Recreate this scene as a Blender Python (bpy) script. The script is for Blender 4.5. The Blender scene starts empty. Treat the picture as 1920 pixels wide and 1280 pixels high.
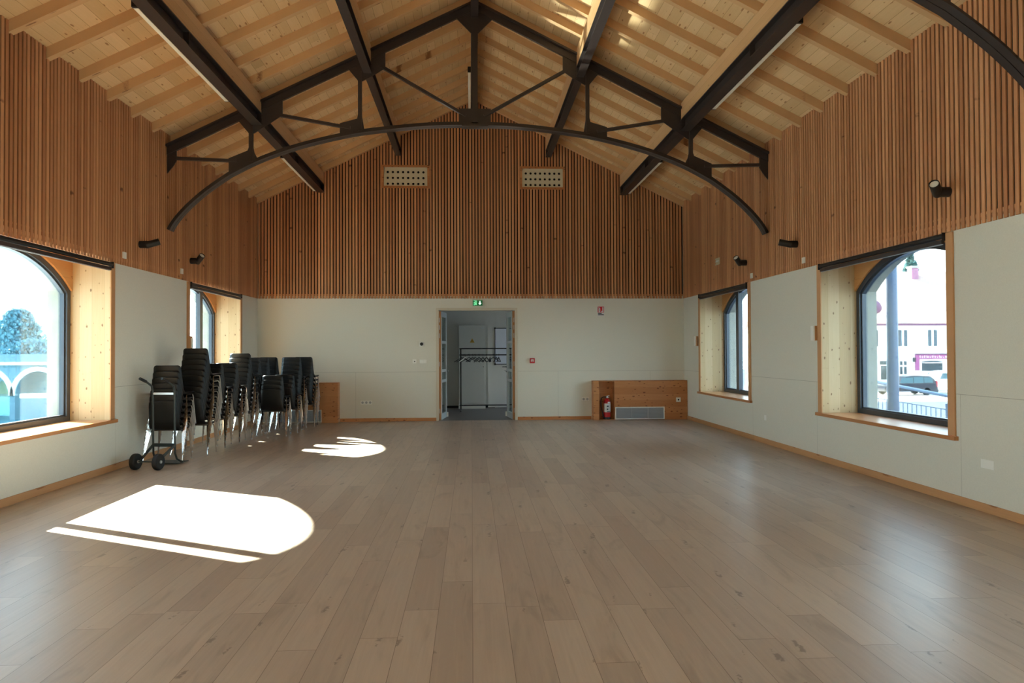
import bpy, bmesh, math, random
from mathutils import Vector, Matrix, Euler, Quaternion
random.seed(7)
SC = bpy.context.scene
COL = SC.collection
PI = math.pi

# ------------------------------------------------------------------ geometry helpers
class MB:
    """collects faces, then links them as ONE mesh object"""
    def __init__(s): s.v=[]; s.f=[]; s.m=[]
    def add(s, vs, fs, m=0):
        o=len(s.v); s.v+=[tuple(p) for p in vs]
        for f in fs: s.f.append([o+i for i in f]); s.m.append(m)
    def hexa(s, p, m=0):
        s.add(p, [(0,3,2,1),(4,5,6,7),(0,1,5,4),(1,2,6,5),(2,3,7,6),(3,0,4,7)], m)
    def box(s, x0,x1,y0,y1,z0,z1, m=0):
        x0,x1=sorted((x0,x1)); y0,y1=sorted((y0,y1)); z0,z1=sorted((z0,z1))
        s.hexa([(x0,y0,z0),(x1,y0,z0),(x1,y1,z0),(x0,y1,z0),(x0,y0,z1),(x1,y0,z1),(x1,y1,z1),(x0,y1,z1)], m)
    def prism(s, poly, ax, c0, c1, m=0):
        n=len(poly)
        def P(a,b,c): return {'X':(c,a,b),'Y':(a,c,b),'Z':(a,b,c)}[ax]
        vs=[P(a,b,c0) for a,b in poly]+[P(a,b,c1) for a,b in poly]
        fs=[list(range(n)),list(range(2*n-1,n-1,-1))]+[(i,(i+1)%n,n+(i+1)%n,n+i) for i in range(n)]
        s.add(vs, fs, m)
    def ring(s, outer, inner, ax, c0, c1, m=0, closed=True):
        n=len(outer)
        def P(q,c): return {'X':(c,q[0],q[1]),'Y':(q[0],c,q[1]),'Z':(q[0],q[1],c)}[ax]
        vs=[P(q,c0) for q in outer]+[P(q,c0) for q in inner]+[P(q,c1) for q in outer]+[P(q,c1) for q in inner]
        fs=[]
        for i in range(n if closed else n-1):
            j=(i+1)%n
            fs+=[(i,j,n+j,n+i),(2*n+i,3*n+i,3*n+j,2*n+j),(i,2*n+i,2*n+j,j),(n+i,n+j,3*n+j,3*n+i)]
        if not closed:
            fs+=[(0,n,3*n,2*n),(n-1,3*n-1,4*n-1,2*n-1)]
        s.add(vs, fs, m)
    def tube(s, pts, r, n=8, m=0, closed=False):
        pts=[Vector(p) for p in pts]; N=len(pts); rs=r if isinstance(r,(list,tuple)) else [r]*N
        vs=[]; up=None
        for i,p in enumerate(pts):
            a=pts[i-1] if (i>0 or closed) else p; b=pts[(i+1)%N] if (i<N-1 or closed) else p
            t=((p-a).normalized()+(b-p).normalized())
            if t.length<1e-6: t=(b-a)
            t.normalize()
            if up is None:
                up=Vector((0,0,1)) if abs(t.z)<.9 else Vector((1,0,0))
            x=t.cross(up).normalized(); up=x.cross(t).normalized()
            for k in range(n):
                an=2*PI*k/n; vs.append(p+(x*math.cos(an)+up*math.sin(an))*rs[i])
        fs=[]
        for i in range(N if closed else N-1):
            j=(i+1)%N
            for k in range(n): fs.append((i*n+k,i*n+(k+1)%n,j*n+(k+1)%n,j*n+k))
        if not closed: fs+=[list(range(n))[::-1], [(N-1)*n+k for k in range(n)]]
        s.add(vs, fs, m)
    def lathe(s, prof, n=20, mat=None, m=0):
        """prof: (r,h) along local z, transformed by mat"""
        mat=mat or Matrix(); vs=[]
        for r,h in prof:
            for k in range(n): vs.append(mat@Vector((r*math.cos(2*PI*k/n), r*math.sin(2*PI*k/n), h)))
        fs=[]
        for i in range(len(prof)-1):
            for k in range(n): fs.append((i*n+k,i*n+(k+1)%n,(i+1)*n+(k+1)%n,(i+1)*n+k))
        if prof[0][0]>1e-6: fs.append(list(range(n))[::-1])
        if prof[-1][0]>1e-6: fs.append([(len(prof)-1)*n+k for k in range(n)])
        s.add(vs, fs, m)
    def bar(s, p, q, w, h, up=(0,0,1), m=0):
        p=Vector(p); q=Vector(q); d=(q-p).normalized(); up=Vector(up)
        x=d.cross(up).normalized()*(w/2); u=x.cross(d).normalized()*(h/2)
        s.hexa([p-x-u,p+x-u,p+x+u,p-x+u,q-x-u,q+x-u,q+x+u,q-x+u], m)
    def build(s, name, mats, parent=None, smooth=False, bevel=0, loc=None):
        me=bpy.data.meshes.new(name); me.from_pydata(s.v,[],s.f)
        mats=mats if isinstance(mats,(list,tuple)) else [mats]
        for mt in mats: me.materials.append(mt)
        for p,mi in zip(me.polygons,s.m): p.material_index=mi
        bm=bmesh.new(); bm.from_mesh(me); bmesh.ops.recalc_face_normals(bm, faces=bm.faces[:]); bm.to_mesh(me); bm.free()
        me.update()
        if smooth:
            me.shade_smooth(); me.set_sharp_from_angle(angle=math.radians(40))
        o=bpy.data.objects.new(name, me); COL.objects.link(o)
        if parent is not None: o.parent=parent
        if loc is not None: o.location=loc
        if bevel:
            b=o.modifiers.new('bevel','BEVEL'); b.width=bevel; b.segments=2; b.limit_method='ANGLE'
        return o

def empty(name, loc=(0,0,0), rz=0):
    o=bpy.data.objects.new(name, None); COL.objects.link(o); o.location=loc; o.rotation_euler=(0,0,rz); o.empty_display_size=.2
    return o
def tag(o, label, cat, group=None, kind=None):
    o['label']=label; o['category']=cat
    if group: o['group']=group
    if kind: o['kind']=kind
    return o
def struct(o, label, cat):
    return tag(o, label, cat, kind='structure')
def copy_tree(o, parent=None):
    c=o.copy(); COL.objects.link(c)
    if parent is not None: c.parent=parent
    for ch in list(o.children): copy_tree(ch, c)
    return c

# ------------------------------------------------------------------ materials
def lin(r,g,b):
    f=lambda c: (c/12.92 if c<=.04045 else ((c+.055)/1.055)**2.4)
    return (f(r/255),f(g/255),f(b/255),1)
def newmat(name):
    m=bpy.data.materials.new(name); m.use_nodes=True; nt=m.node_tree; nt.nodes.clear()
    out=nt.nodes.new('ShaderNodeOutputMaterial'); bs=nt.nodes.new('ShaderNodeBsdfPrincipled')
    nt.links.new(bs.outputs[0],out.inputs[0]); return m,nt,bs
class NG:
    def __init__(s,nt): s.nt=nt
    def _in(s,sock,v):
        if v is None: return
        if hasattr(v,'is_linked') or hasattr(v,'links'): s.nt.links.new(v,sock)
        else: sock.default_value=v
    def math(s,op,a,b=None,c=None,clamp=False):
        n=s.nt.nodes.new('ShaderNodeMath'); n.operation=op; n.use_clamp=clamp
        for i,v in enumerate((a,b,c)): s._in(n.inputs[i],v)
        return n.outputs[0]
    def dot(s,a,v):
        n=s.nt.nodes.new('ShaderNodeVectorMath'); n.operation='DOT_PRODUCT'; s._in(n.inputs[0],a); n.inputs[1].default_value=v
        return n.outputs['Value']
    def comb(s,x,y,z):
        n=s.nt.nodes.new('ShaderNodeCombineXYZ')
        for i,v in enumerate((x,y,z)): s._in(n.inputs[i],v)
        return n.outputs[0]
    def mix(s,f,a,b,blend='MIX'):
        n=s.nt.nodes.new('ShaderNodeMix'); n.data_type='RGBA'; n.blend_type=blend
        s._in(n.inputs[0],f); s._in(n.inputs[6],a); s._in(n.inputs[7],b); return n.outputs[2]
    def noise(s,vec,scale=1,detail=3,rough=.55,dist=0):
        n=s.nt.nodes.new('ShaderNodeTexNoise'); s._in(n.inputs['Vector'],vec); n.inputs['Scale'].default_value=scale
        n.inputs['Detail'].default_value=detail; n.inputs['Roughness'].default_value=rough; n.inputs['Distortion'].default_value=dist
        return n.outputs['Fac']
    def white(s,vec):
        n=s.nt.nodes.new('ShaderNodeTexWhiteNoise'); n.noise_dimensions='3D'; s._in(n.inputs['Vector'],vec); return n.outputs['Value']
    def voro(s,vec):
        n=s.nt.nodes.new('ShaderNodeTexVoronoi'); n.voronoi_dimensions='2D'; s._in(n.inputs['Vector'],vec); n.inputs['Scale'].default_value=1
        return n.outputs['Distance'], n.outputs['Color']
    def ramp(s,f,lo,hi,a=0.,b=1.):
        n=s.nt.nodes.new('ShaderNodeMapRange'); n.interpolation_type='SMOOTHSTEP'; s._in(n.inputs[0],f)
        n.inputs[1].default_value=lo; n.inputs[2].default_value=hi; n.inputs[3].default_value=a; n.inputs[4].default_value=b
        return n.outputs[0]
    def obj(s):
        n=s.nt.nodes.new('ShaderNodeTexCoord'); return n.outputs['Object']
    def bump(s,h,strength,dist,bs):
        n=s.nt.nodes.new('ShaderNodeBump'); n.inputs['Strength'].default_value=strength; n.inputs['Distance'].default_value=dist
        s._in(n.inputs['Height'],h); s.nt.links.new(n.outputs[0],bs.inputs['Normal'])
def simple(name,col,rough=.5,metal=0,spec=.5,noise=0,nscale=20,emit=None,estr=0):
    m,nt,bs=newmat(name); g=NG(nt)
    bs.inputs['Roughness'].default_value=rough; bs.inputs['Metallic'].default_value=metal; bs.inputs['Specular IOR Level'].default_value=spec
    if noise:
        f=g.noise(g.obj(),nscale,4)
        dk=tuple(c*(1-noise) for c in col[:3])+(1,); lt=tuple(min(1,c*(1+noise)) for c in col[:3])+(1,)
        nt.links.new(g.mix(f,dk,lt),bs.inputs['Base Color'])
    else: bs.inputs['Base Color'].default_value=col
    if emit: bs.inputs['Emission Color'].default_value=emit; bs.inputs['Emission Strength'].default_value=estr
    return m
def wood(name, ca, cb, w, l, wax, lax, gap=.004, endgap=.002, knot=.35, kd=(9,1.6), kr=.11, kcol=lin(96,58,34), gcol=lin(90,62,40),
         rough=.55, grain=(60,2.2), gstr=.35, spec=.35, island=False, idw=.75, bump=0, blotch=0, kwob=.12, kmix=.8):
    m,nt,bs=newmat(name); g=NG(nt); P=g.obj()
    u=g.dot(P,wax); v=g.dot(P,lax)
    row=g.math('FLOOR',g.math('DIVIDE',u,w)); fu=g.math('FRACT',g.math('DIVIDE',u,w))
    r1=g.white(g.comb(row,3.7,1.3))
    vv=g.math('ADD',g.math('DIVIDE',v,l),g.math('MULTIPLY',r1,7.31)); colm=g.math('FLOOR',vv); fv=g.math('FRACT',vv)
    if island:
        n=nt.nodes.new('ShaderNodeNewGeometry'); idv=n.outputs['Random Per Island']
    else: idv=g.white(g.comb(row,colm,.5))
    off=g.math('MULTIPLY',idv,53.)
    gr=g.noise(g.comb(g.math('MULTIPLY',u,grain[0]),g.math('MULTIPLY',v,grain[1]),off),1,4,.6,.6)
    f=g.math('ADD',g.math('MULTIPLY',idv,idw),g.math('MULTIPLY',g.math('SUBTRACT',gr,.5),gstr*2.2),clamp=True)
    col=g.mix(f,ca,cb)
    if blotch:
        bl=g.noise(g.comb(g.math('MULTIPLY',u,5.),g.math('MULTIPLY',v,1.1),off),1,3,.6,1.2)
        col=g.mix(g.ramp(bl,.5,.8,0,blotch),col,kcol)
    if knot:
        dn=g.noise(P,24,2,.6); dn=g.math('MULTIPLY',g.math('SUBTRACT',dn,.5),kwob)
        d,c=g.voro(g.comb(g.math('ADD',g.math('ADD',g.math('MULTIPLY',u,kd[0]),off),dn),g.math('ADD',g.math('ADD',g.math('MULTIPLY',v,kd[1]),off),g.math('MULTIPLY',dn,1.7)),0))
        sep=nt.nodes.new('ShaderNodeSeparateColor'); nt.links.new(c,sep.inputs[0])
        gate=g.math('LESS_THAN',sep.outputs[0],knot)
        rad=g.math('MULTIPLY',sep.outputs[1],kr)
        k=g.math('MULTIPLY',gate,g.ramp(g.math('SUBTRACT',d,rad),-.035,.05,1,0))
        col=g.mix(g.math('MULTIPLY',k,kmix),col,kcol)
    if gap:
        e=g.math('LESS_THAN',fu,gap/w); e2=g.math('LESS_THAN',fv,endgap/l)
        col=g.mix(g.math('MAXIMUM',e,e2),col,gcol)
    nt.links.new(col,bs.inputs['Base Color']); bs.inputs['Roughness'].default_value=rough; bs.inputs['Specular IOR Level'].default_value=spec
    if bump: g.bump(gr,bump,.002,bs)
    return m
X_,Y_,Z_=(1,0,0),(0,1,0),(0,0,1)
SL=.496; CA=math.cos(math.atan(SL)); SA=math.sin(math.atan(SL))
M={}
M['floor']=wood('oak_floor',lin(166,147,130),lin(196,177,157),.197,1.9,X_,Y_,gap=.0025,endgap=.003,knot=.16,kd=(8,2.6),kr=.15,kcol=lin(96,80,66),gcol=lin(104,84,66),
                rough=.36,grain=(38,1.4),gstr=.36,spec=.55,idw=.6,blotch=.34,kwob=.55,kmix=.6)
M['boardL']=wood('spruce_ceiling_left',lin(208,174,126),lin(230,198,152),.145,3.2,(CA,0,SA),Y_,gap=.0035,knot=.4,kd=(12,4.2),kr=.14,kcol=lin(150,98,56),gcol=lin(150,108,66),rough=.6)
M['boardR']=wood('spruce_ceiling_right',lin(208,174,126),lin(230,198,152),.145,3.2,(CA,0,-SA),Y_,gap=.0035,knot=.4,kd=(12,4.2),kr=.14,kcol=lin(150,98,56),gcol=lin(150,108,66),rough=.6)
M['rafter']=wood('spruce_rafter',lin(194,152,106),lin(212,172,126),50,60,Y_,X_,gap=0,knot=.3,kd=(12,2.2),kr=.12,kcol=lin(120,74,42),rough=.6,grain=(70,3))
M['timber']=wood('glulam_timber',lin(204,164,116),lin(222,184,138),.11,40,Z_,Y_,gap=.001,knot=.25,kd=(12,2.2),kr=.12,kcol=lin(130,84,48),rough=.6,grain=(70,2))
M['slat']=wood('larch_slats',lin(175,118,78),lin(216,159,112),50,60,X_,Z_,gap=0,knot=.3,kd=(0.01,3.2),kr=.06,kcol=lin(80,40,20),rough=.62,grain=(150,3),gstr=.2,island=True,idw=.9)
M['backing']=simple('slat_backing',lin(24,12,9),.9)
M['larch']=wood('larch_trim',lin(184,134,88),lin(206,156,110),50,60,X_,Z_,gap=0,knot=.25,kd=(9,2),kr=.1,kcol=lin(140,84,44),rough=.55,grain=(60,3))
M['larchY']=wood('larch_trim_long',lin(180,132,88),lin(202,152,106),50,60,Z_,Y_,gap=0,knot=.2,kd=(9,1.2),kr=.1,kcol=lin(140,84,44),rough=.5,grain=(80,2.5))
M['sill']=wood('larch_sill',lin(186,126,78),lin(208,150,98),.18,9,X_,Y_,gap=.001,knot=.3,kd=(9,2),kr=.12,kcol=lin(130,78,42),rough=.28,grain=(50,2.5),spec=.5)
M['lining']=wood('spruce_lining',lin(192,164,122),lin(210,186,146),.155,9,X_,Z_,gap=.002,knot=.6,kd=(11,6.5),kr=.11,kcol=lin(112,72,42),gcol=lin(170,138,96),rough=.5,grain=(60,2))
M['ply']=wood('larch_plywood',lin(202,146,88),lin(220,164,104),.35,9,Z_,Y_,gap=.001,knot=.2,kd=(6,2),kr=.1,kcol=lin(150,96,52),rough=.5,grain=(40,2))
M['cab']=wood('pine_cabinet',lin(178,116,70),lin(204,144,94),.14,3,Z_,X_,gap=.002,knot=.75,kd=(14,6.5),kr=.17,kcol=lin(104,52,26),gcol=lin(140,84,46),rough=.5,grain=(60,3))
M['oakdoor']=simple('oak_edge',lin(176,124,80),.5,noise=.12,nscale=30)
M['steel']=simple('dark_brown_steel',lin(52,44,42),.42,0,.5,noise=.15,nscale=9)
M['black']=simple('black_paint',lin(22,22,24),.4)
M['white']=simple('white_plastic',lin(236,234,226),.4)
M['diff']=simple('lamp_diffuser',lin(240,236,220),.5)
M['alu']=simple('grey_aluminium',lin(70,76,84),.38,.3,.5)
M['alulight']=simple('light_aluminium',lin(190,194,196),.35,.4)
M['chrome']=simple('chrome',(.75,.74,.73,1),.16,1)
M['plastic']=simple('black_shell_plastic',lin(17,17,18),.42,0,.35)
M['footcap']=simple('grey_glide',lin(150,150,148),.4)
M['outletgrey']=simple('outlet_grey',lin(176,178,178),.5)
M['rubber']=simple('rubber',lin(24,24,25),.7)
M['truck']=simple('dark_green_paint',lin(34,42,42),.35)
M['greypaint']=simple('grey_paint',lin(178,182,180),.5)
M['cream']=simple('cream_frame_paint',lin(206,196,176),.5)
M['corr']=simple('corridor_paint',lin(205,204,196),.7,noise=.02,nscale=6)
M['corrfloor']=simple('grey_vinyl',lin(104,100,98),.4,noise=.08,nscale=12)
M['cupb']=simple('cupboard_paint',lin(188,190,184),.55)
M['board']=simple('whiteboard',lin(214,220,230),.2)
M['red']=simple('red_paint',lin(190,22,30),.3)
M['redsign']=simple('red_sign',lin(206,20,34),.4)
M['paper']=simple('label_paper',lin(214,212,210),.5)
M['yellow']=simple('warning_yellow',lin(176,140,40),.5)
M['zinc']=simple('zinc_sill',(.72,.72,.72,1),.09,1)
M['stone']=simple('limestone',lin(158,156,146),.85,noise=.25,nscale=7)
M['render']=simple('lime_render',lin(206,200,186),.9,noise=.08,nscale=4)
M['green']=simple('exit_green',lin(16,96,54),.4,emit=lin(20,120,66),estr=.12)
M['greenlit']=simple('exit_pictogram',lin(150,230,180),.4,emit=lin(120,240,170),estr=.45)
M['greenwhite']=simple('exit_arrow',lin(240,255,245),.4,emit=lin(230,255,240),estr=1.0)
M['grillemetal']=simple('grille_metal',lin(196,200,204),.4,.3)
M['darkhole']=simple('dark_void',lin(14,11,9),.9)  # near-black colour that paints the shade inside holes
M['fanhole']=simple('acoustic_white',lin(206,196,168),.7)
# wall panel: woven acoustic board with joints
def wallpanel(name, axis, joints):
    m,nt,bs=newmat(name); g=NG(nt); P=g.obj()
    z=g.dot(P,Z_); a=g.dot(P,axis)
    h=g.math('LESS_THAN',g.math('ABSOLUTE',g.math('SUBTRACT',z,1.065)),.0022)
    low=g.math('LESS_THAN',z,1.065); vm=None
    for j in joints:
        q=g.math('LESS_THAN',g.math('ABSOLUTE',g.math('SUBTRACT',a,j)),.0018)
        vm=q if vm is None else g.math('MAXIMUM',vm,q)
    mask=g.math('MAXIMUM',h,g.math('MULTIPLY',vm,low))
    n1=g.noise(P,95,2,.6)
    col=g.mix(n1,lin(210,207,194),lin(226,223,210))
    nt.links.new(g.mix(g.math('MULTIPLY',mask,.6),col,lin(120,112,98)),bs.inputs['Base Color'])
    bs.inputs['Roughness'].default_value=.85; bs.inputs['Specular IOR Level'].default_value=.2
    return m
M['wallside']=wallpanel('acoustic_panel_side',Y_,(1.5,4.2,6.46,9.26,11.43,14.2))
M['wallback']=wallpanel('acoustic_panel_back',X_,(-3.6,-2.5,1.9,3.95))
def glassmat(name,tint,refl=1.0):
    m=bpy.data.materials.new(name); m.use_nodes=True; nt=m.node_tree; nt.nodes.clear()
    out=nt.nodes.new('ShaderNodeOutputMaterial'); tr=nt.nodes.new('ShaderNodeBsdfTransparent'); gl=nt.nodes.new('ShaderNodeBsdfGlossy')
    gl.inputs['Roughness'].default_value=.02; tr.inputs[0].default_value=tint
    fr=nt.nodes.new('ShaderNodeFresnel'); fr.inputs[0].default_value=1.45; mx=nt.nodes.new('ShaderNodeMixShader')
    mm=nt.nodes.new('ShaderNodeMath'); mm.operation='MULTIPLY'; mm.inputs[1].default_value=refl; nt.links.new(fr.outputs[0],mm.inputs[0])
    nt.links.new(mm.outputs[0],mx.inputs[0]); nt.links.new(tr.outputs[0],mx.inputs[1]); nt.links.new(gl.outputs[0],mx.inputs[2]); nt.links.new(mx.outputs[0],out.inputs[0])
    return m
M['glass']=glassmat('window_glass',(.90,.97,.96,1),.6)

# ------------------------------------------------------------------ room constants (metres; camera stands at x=0,y=0)
CX=.067; HW=4.637; XL=CX-HW; XR=CX+HW; D=15.175
T=.015                                  # panels sit 15 mm behind skirting face
PXL=XL-T; PXR=XR+T; PD=D+T
ZB=lambda u: 4.812+SL*(HW-abs(u))        # underside of the ceiling boards
ZR=lambda u: 4.69+SL*(HW-abs(u))        # underside of the rafters
YF=-3.6                                 # wall behind the camera
HEAD=2.80; SILL=.655; OH=1.24
WIN_Y=(12.82,7.86,2.90,-2.06)
WT=.74                                  # wall thickness
def wx(side,t): return PXL-t if side<0 else PXR+t
def arcpts(hw, R, zc, n=20, z0=None):
    """closed outline: bottom, side, segmental arch"""
    zs=zc+math.sqrt(R*R-hw*hw); a=math.asin(hw/R)
    pts=[(-hw,z0),(hw,z0)]
    for i in range(n+1):
        t=a-2*a*i/n; pts.append((R*math.sin(t), zc+R*math.cos(t)))
    return pts
ZC=.903; RO=1.857

# ------------------------------------------------------------------ floor, ceiling
b=MB(); b.box(PXL-.02,PXR+.02,YF-.1,PD+.02,-.12,0)
struct(b.build('floor',M['floor']),'wide oak plank floor of the hall','floor')

b=MB()
for sg,mi in ((-1,0),(1,1)):
    us=(0,sg*(HW+1.15)); p=[(CX+us[0],ZB(0)),(CX+us[1],ZB(us[1])),(CX+us[1],ZB(us[1])+.12),(CX,ZB(0)+.14)]
    b.prism(p,'Y',YF-.4,PD+.3,mi)
ceil=struct(b.build('ceiling',[M['boardL'],M['boardR']]),'pitched spruce board ceiling under the roof','ceiling')
for k in range(-6,14):
    y=7.12+.618*k
    if y>15.1: y=PD-.11
    for sg in (-1,1):
        ue=sg*(HW+.02); rb=MB()
        p=[(CX,ZR(0)),(CX+ue,ZR(ue)),(CX+ue,ZB(ue)+.01),(CX,ZB(0)+.01)]
        rb.prism(p,'Y',y,y+.075); rb.build('rafter',M['rafter'],ceil)

# ------------------------------------------------------------------ side walls with slat cladding
def side_wall(side):
    nm='wall_left' if side<0 else 'wall_right'
    b=MB()
    ops=sorted((y-OH,y+OH) for y in WIN_Y)
    ys=[YF-.3]; 
    for a,c in ops: ys+=[a,c]
    ys.append(PD+.25)
    def slab(t0,t1,y0,y1,z0,z1,m):
        x0,x1=wx(side,t0),wx(side,t1)
        if z1 is None:
            p=[(x0,z0),(x1,z0),(x1,ZB(x1-CX)+.05),(x0,ZB(x0-CX)+.05)]; b.prism(p,'Y',y0,y1,m)
        else: b.box(x0,x1,y0,y1,z0,z1,m)
    for i in range(0,len(ys)-1,2):
        slab(0,.10,ys[i],ys[i+1],-.05,None,0); slab(.10,WT,ys[i],ys[i+1],-2.6,None,1)
    for a,c in ops:
        slab(0,.10,a,c,-.05,SILL-.045,0); slab(.10,WT,a,c,-2.6,SILL-.045,1)
        slab(0,.10,a,c,HEAD+.02,None,0); slab(.10,WT,a,c,HEAD+.02,None,1)
        # stone arch set behind the window frame
        yc=(a+c)/2; n=20; inner=arcpts(1.2,RO-.03,ZC,n)[2:]
        outer=[(1.2 if i==0 else -1.2 if i==n else q[0], HEAD+.02) for i,q in enumerate(inner)]
        x0,x1=wx(side,.565),wx(side,WT)
        b.ring([(yc+q[0],q[1]) for q in outer],[(yc+q[0],q[1]) for q in inner],'X',x0,x1,2,closed=False)
        for s in (-1,1): b.box(x0,x1,yc+s*1.2,yc+s*OH,SILL-.05,HEAD+.02,2)
        b.box(x0,x1,a,c,SILL-.05,SILL+.015,2)
    w=struct(b.build(nm,[M['wallside'],M['render'],M['stone']]),'%s long wall: pale acoustic panels below vertical larch slats'%('left' if side<0 else 'right'),'wall')
    # slats
    s=MB(); bk=MB(); sgn=1 if side<0 else -1
    x0=wx(side,0)
    y=PD-.02; lo=2.66
    while y>3.4:
        top=ZB(HW)-.005
        s.box(x0+sgn*.003,x0+sgn*.017,y-.042,y,lo,top); y-=.0665
    s.box(x0+sgn*.002,x0+sgn*.008,3.4,PD-.02,lo+.035,lo+.10)
    s.build('slat_cladding',M['slat'],w)
    bk.box(x0,x0+sgn*.003,3.4,PD-.02,lo+.07,ZB(HW)); bk.build('backing_felt',M['backing'],w)
    return w
side_wall(-1); side_wall(1)

# ------------------------------------------------------------------ back wall, front wall
DX0,DX1,DZ=-.765,1.005,2.455            # door frame, outer
b=MB()
yb0,yb1=PD,PD+.2
b.box(PXL-.1,DX0,yb0,yb1,-.05,DZ); b.box(DX1,PXR+.1,yb0,yb1,-.05,DZ)
b.prism([(PXL-.1,DZ),(PXR+.1,DZ),(PXR+.1,ZB(HW+.1)+.05),(CX,ZB(0)+.05),(PXL-.1,ZB(HW+.1)+.05)],'Y',yb0,yb1)
wb=struct(b.build('wall_back',M['wallback']),'gable wall with double door under tall larch slats','wall')
VENTS=((-1.93,-.90,5.06,5.56),(1.08,2.07,5.06,5.56))
s=MB(); lo=2.66; x=PXL+.03
while x<PXR-.05:
    u0,u1=x-CX,x+.043-CX; top=min(ZB(u0),ZB(u1))-.004
    segs=[(lo,top)]
    for vx0,vx1,vz0,vz1 in VENTS:
        if vx0<x+.0215<vx1: segs=[(lo,vz0),(vz1,top)]
    for z0,z1 in segs:
        if z1>z0+.02:
            p0,p1=ZB(u0)-.004,ZB(u1)-.004
            if z1==top: s.hexa([(x,PD-.032,z0),(x+.043,PD-.032,z0),(x+.043,PD-.004,z0),(x,PD-.004,z0),(x,PD-.032,p0),(x+.043,PD-.032,p1),(x+.043,PD-.004,p1),(x,PD-.004,p0)])
            else: s.box(x,x+.043,PD-.032,PD-.004,z0,z1)
    x+=.0665
s.box(PXL+.03,PXR-.03,PD-.014,PD-.002,lo+.05,lo+.095)
s.build('slat_cladding',M['slat'],wb)
bk=MB(); bk.prism([(PXL+.02,lo+.08),(PXR-.02,lo+.08),(PXR-.02,ZB(HW)),(CX,ZB(0)),(PXL+.02,ZB(HW))],'Y',PD-.004,PD); bk.build('backing_felt',M['backing'],wb)
b=MB(); b.prism([(PXL-.1,-.05),(PXR+.1,-.05),(PXR+.1,ZB(HW+.1)+.05),(CX,ZB(0)+.05),(PXL-.1,ZB(HW+.1)+.05)],'Y',YF-.2,YF)
struct(b.build('wall_front',M['wallback']),'plain gable wall behind the viewer','wall')

# skirting boards
for side,nm in ((-1,'baseboard_left'),(1,'baseboard_right')):
    b=MB(); sg=1 if side<0 else -1; b.box(wx(side,0),wx(side,0)+sg*T,YF,PD-.03,0,.082)
    struct(b.build(nm,M['larchY'],bevel=.003),'larch skirting board along the %s wall'%('left' if side<0 else 'right'),'skirting board')
b=MB(); b.box(-2.83,DX0,PD-T,PD,0,.07); b.box(DX1,2.63,PD-T,PD,0,.07)
struct(b.build('baseboard_back',M['cab'],bevel=.003),'larch skirting board along the gable wall','skirting board')

# ------------------------------------------------------------------ windows
def window(num, side, yc, mull, where):
    w=empty('window_%d'%num); struct(w,'arched window with deep wood lined reveal, %s'%where,'window')
    X=lambda t: wx(side,t); sg=1 if side<0 else -1
    ja=MB(); jb=MB()
    ja.box(X(-.004),X(.55),yc+OH-.001,yc+OH+.022,SILL,HEAD); ja.build('jamb_lining',M['lining'],w)
    jb.box(X(-.004),X(.55),yc-OH-.022,yc-OH+.001,SILL,HEAD); jb.build('jamb_lining',M['lining'],w)
    h=MB(); h.box(X(-.004),X(.55),yc-OH,yc+OH,HEAD-.001,HEAD+.02); h.build('head_lining',M['ply'],w)
    sp=MB(); n=24; arc=arcpts(1.236,RO,ZC,n)[2:]
    top=[(q[0],HEAD) for q in arc]
    sp.ring([(yc+q[0],q[1]) for q in top],[(yc+q[0],q[1]) for q in arc],'X',X(.455),X(.485),closed=False); sp.build('spandrel_panel',M['ply'],w)
    si=MB(); si.box(X(-.045),X(.57),yc-OH-.125,yc+OH+.125,SILL-.04,SILL) if False else None
    si.box(X(0),X(.57),yc-OH,yc+OH,SILL-.042,SILL); si.box(X(0),X(-.045),yc-OH-.13,yc+OH+.13,SILL-.042,SILL); si.build('sill_board',M['sill'],w,bevel=.003)
    for s in (-1,1):
        t=MB(); t.box(X(-.018),X(0),yc+s*OH,yc+s*(OH+.1),SILL,2.655); t.build('trim',M['larch'],w,bevel=.003)
    # aluminium frame: outer ring, glazing ring, mullion
    A=lambda hw,R,z0:[(yc+q[0],q[1]) for q in arcpts(hw,R,ZC,n,z0)]
    f=MB(); f.ring(A(1.236,RO,SILL),A(1.165,RO-.07,SILL+.06),'X',X(.48),X(.56)); f.ring(A(1.165,RO-.07,SILL+.06),A(1.14,RO-.095,SILL+.08),'X',X(.505),X(.56))
    f.build('frame',M['alu'],w)
    zt=lambda s: ZC+math.sqrt((RO-.07)**2-s*s)
    mu=MB(); m0,m1=mull
    mu.prism([(yc+m0,SILL+.05),(yc+m1,SILL+.05),(yc+m1,zt(m1)),(yc+m0,zt(m0))],'X',X(.475),X(.555)); mu.build('mullion',M['alu'],w)
    def pane(s0,s1):
        q=MB(); R=RO-.09; k=14
        pts=[(yc+s0,SILL+.075),(yc+s1,SILL+.075)]+[(yc+s1+(s0-s1)*i/k, ZC+math.sqrt(R*R-(s1+(s0-s1)*i/k)**2)) for i in range(k+1)]
        q.prism(pts,'X',X(.528),X(.536)); q.build('pane',M['glass'],w)
    q=MB(); q.hexa([(X(.558),yc-1.2,SILL+.028),(X(.80),yc-1.2,SILL+.018),(X(.80),yc+1.2,SILL+.018),(X(.558),yc+1.2,SILL+.028),(X(.558),yc-1.2,SILL+.034),(X(.80),yc-1.2,SILL+.024),(X(.80),yc+1.2,SILL+.024),(X(.558),yc+1.2,SILL+.034)]); q.build('outer_sill',M['zinc'],w)
    pane(-1.145,m0+.005); pane(m1-.005,1.145)
    return w
window(1,-1,WIN_Y[1],(-.80,-.70),'nearest on the left wall')
window(2,-1,WIN_Y[0],(.47,.60),'behind the stacked chairs on the left wall')
window(3,1,WIN_Y[1],(-.80,-.70),'on the right wall, with parked cars outside')
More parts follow.
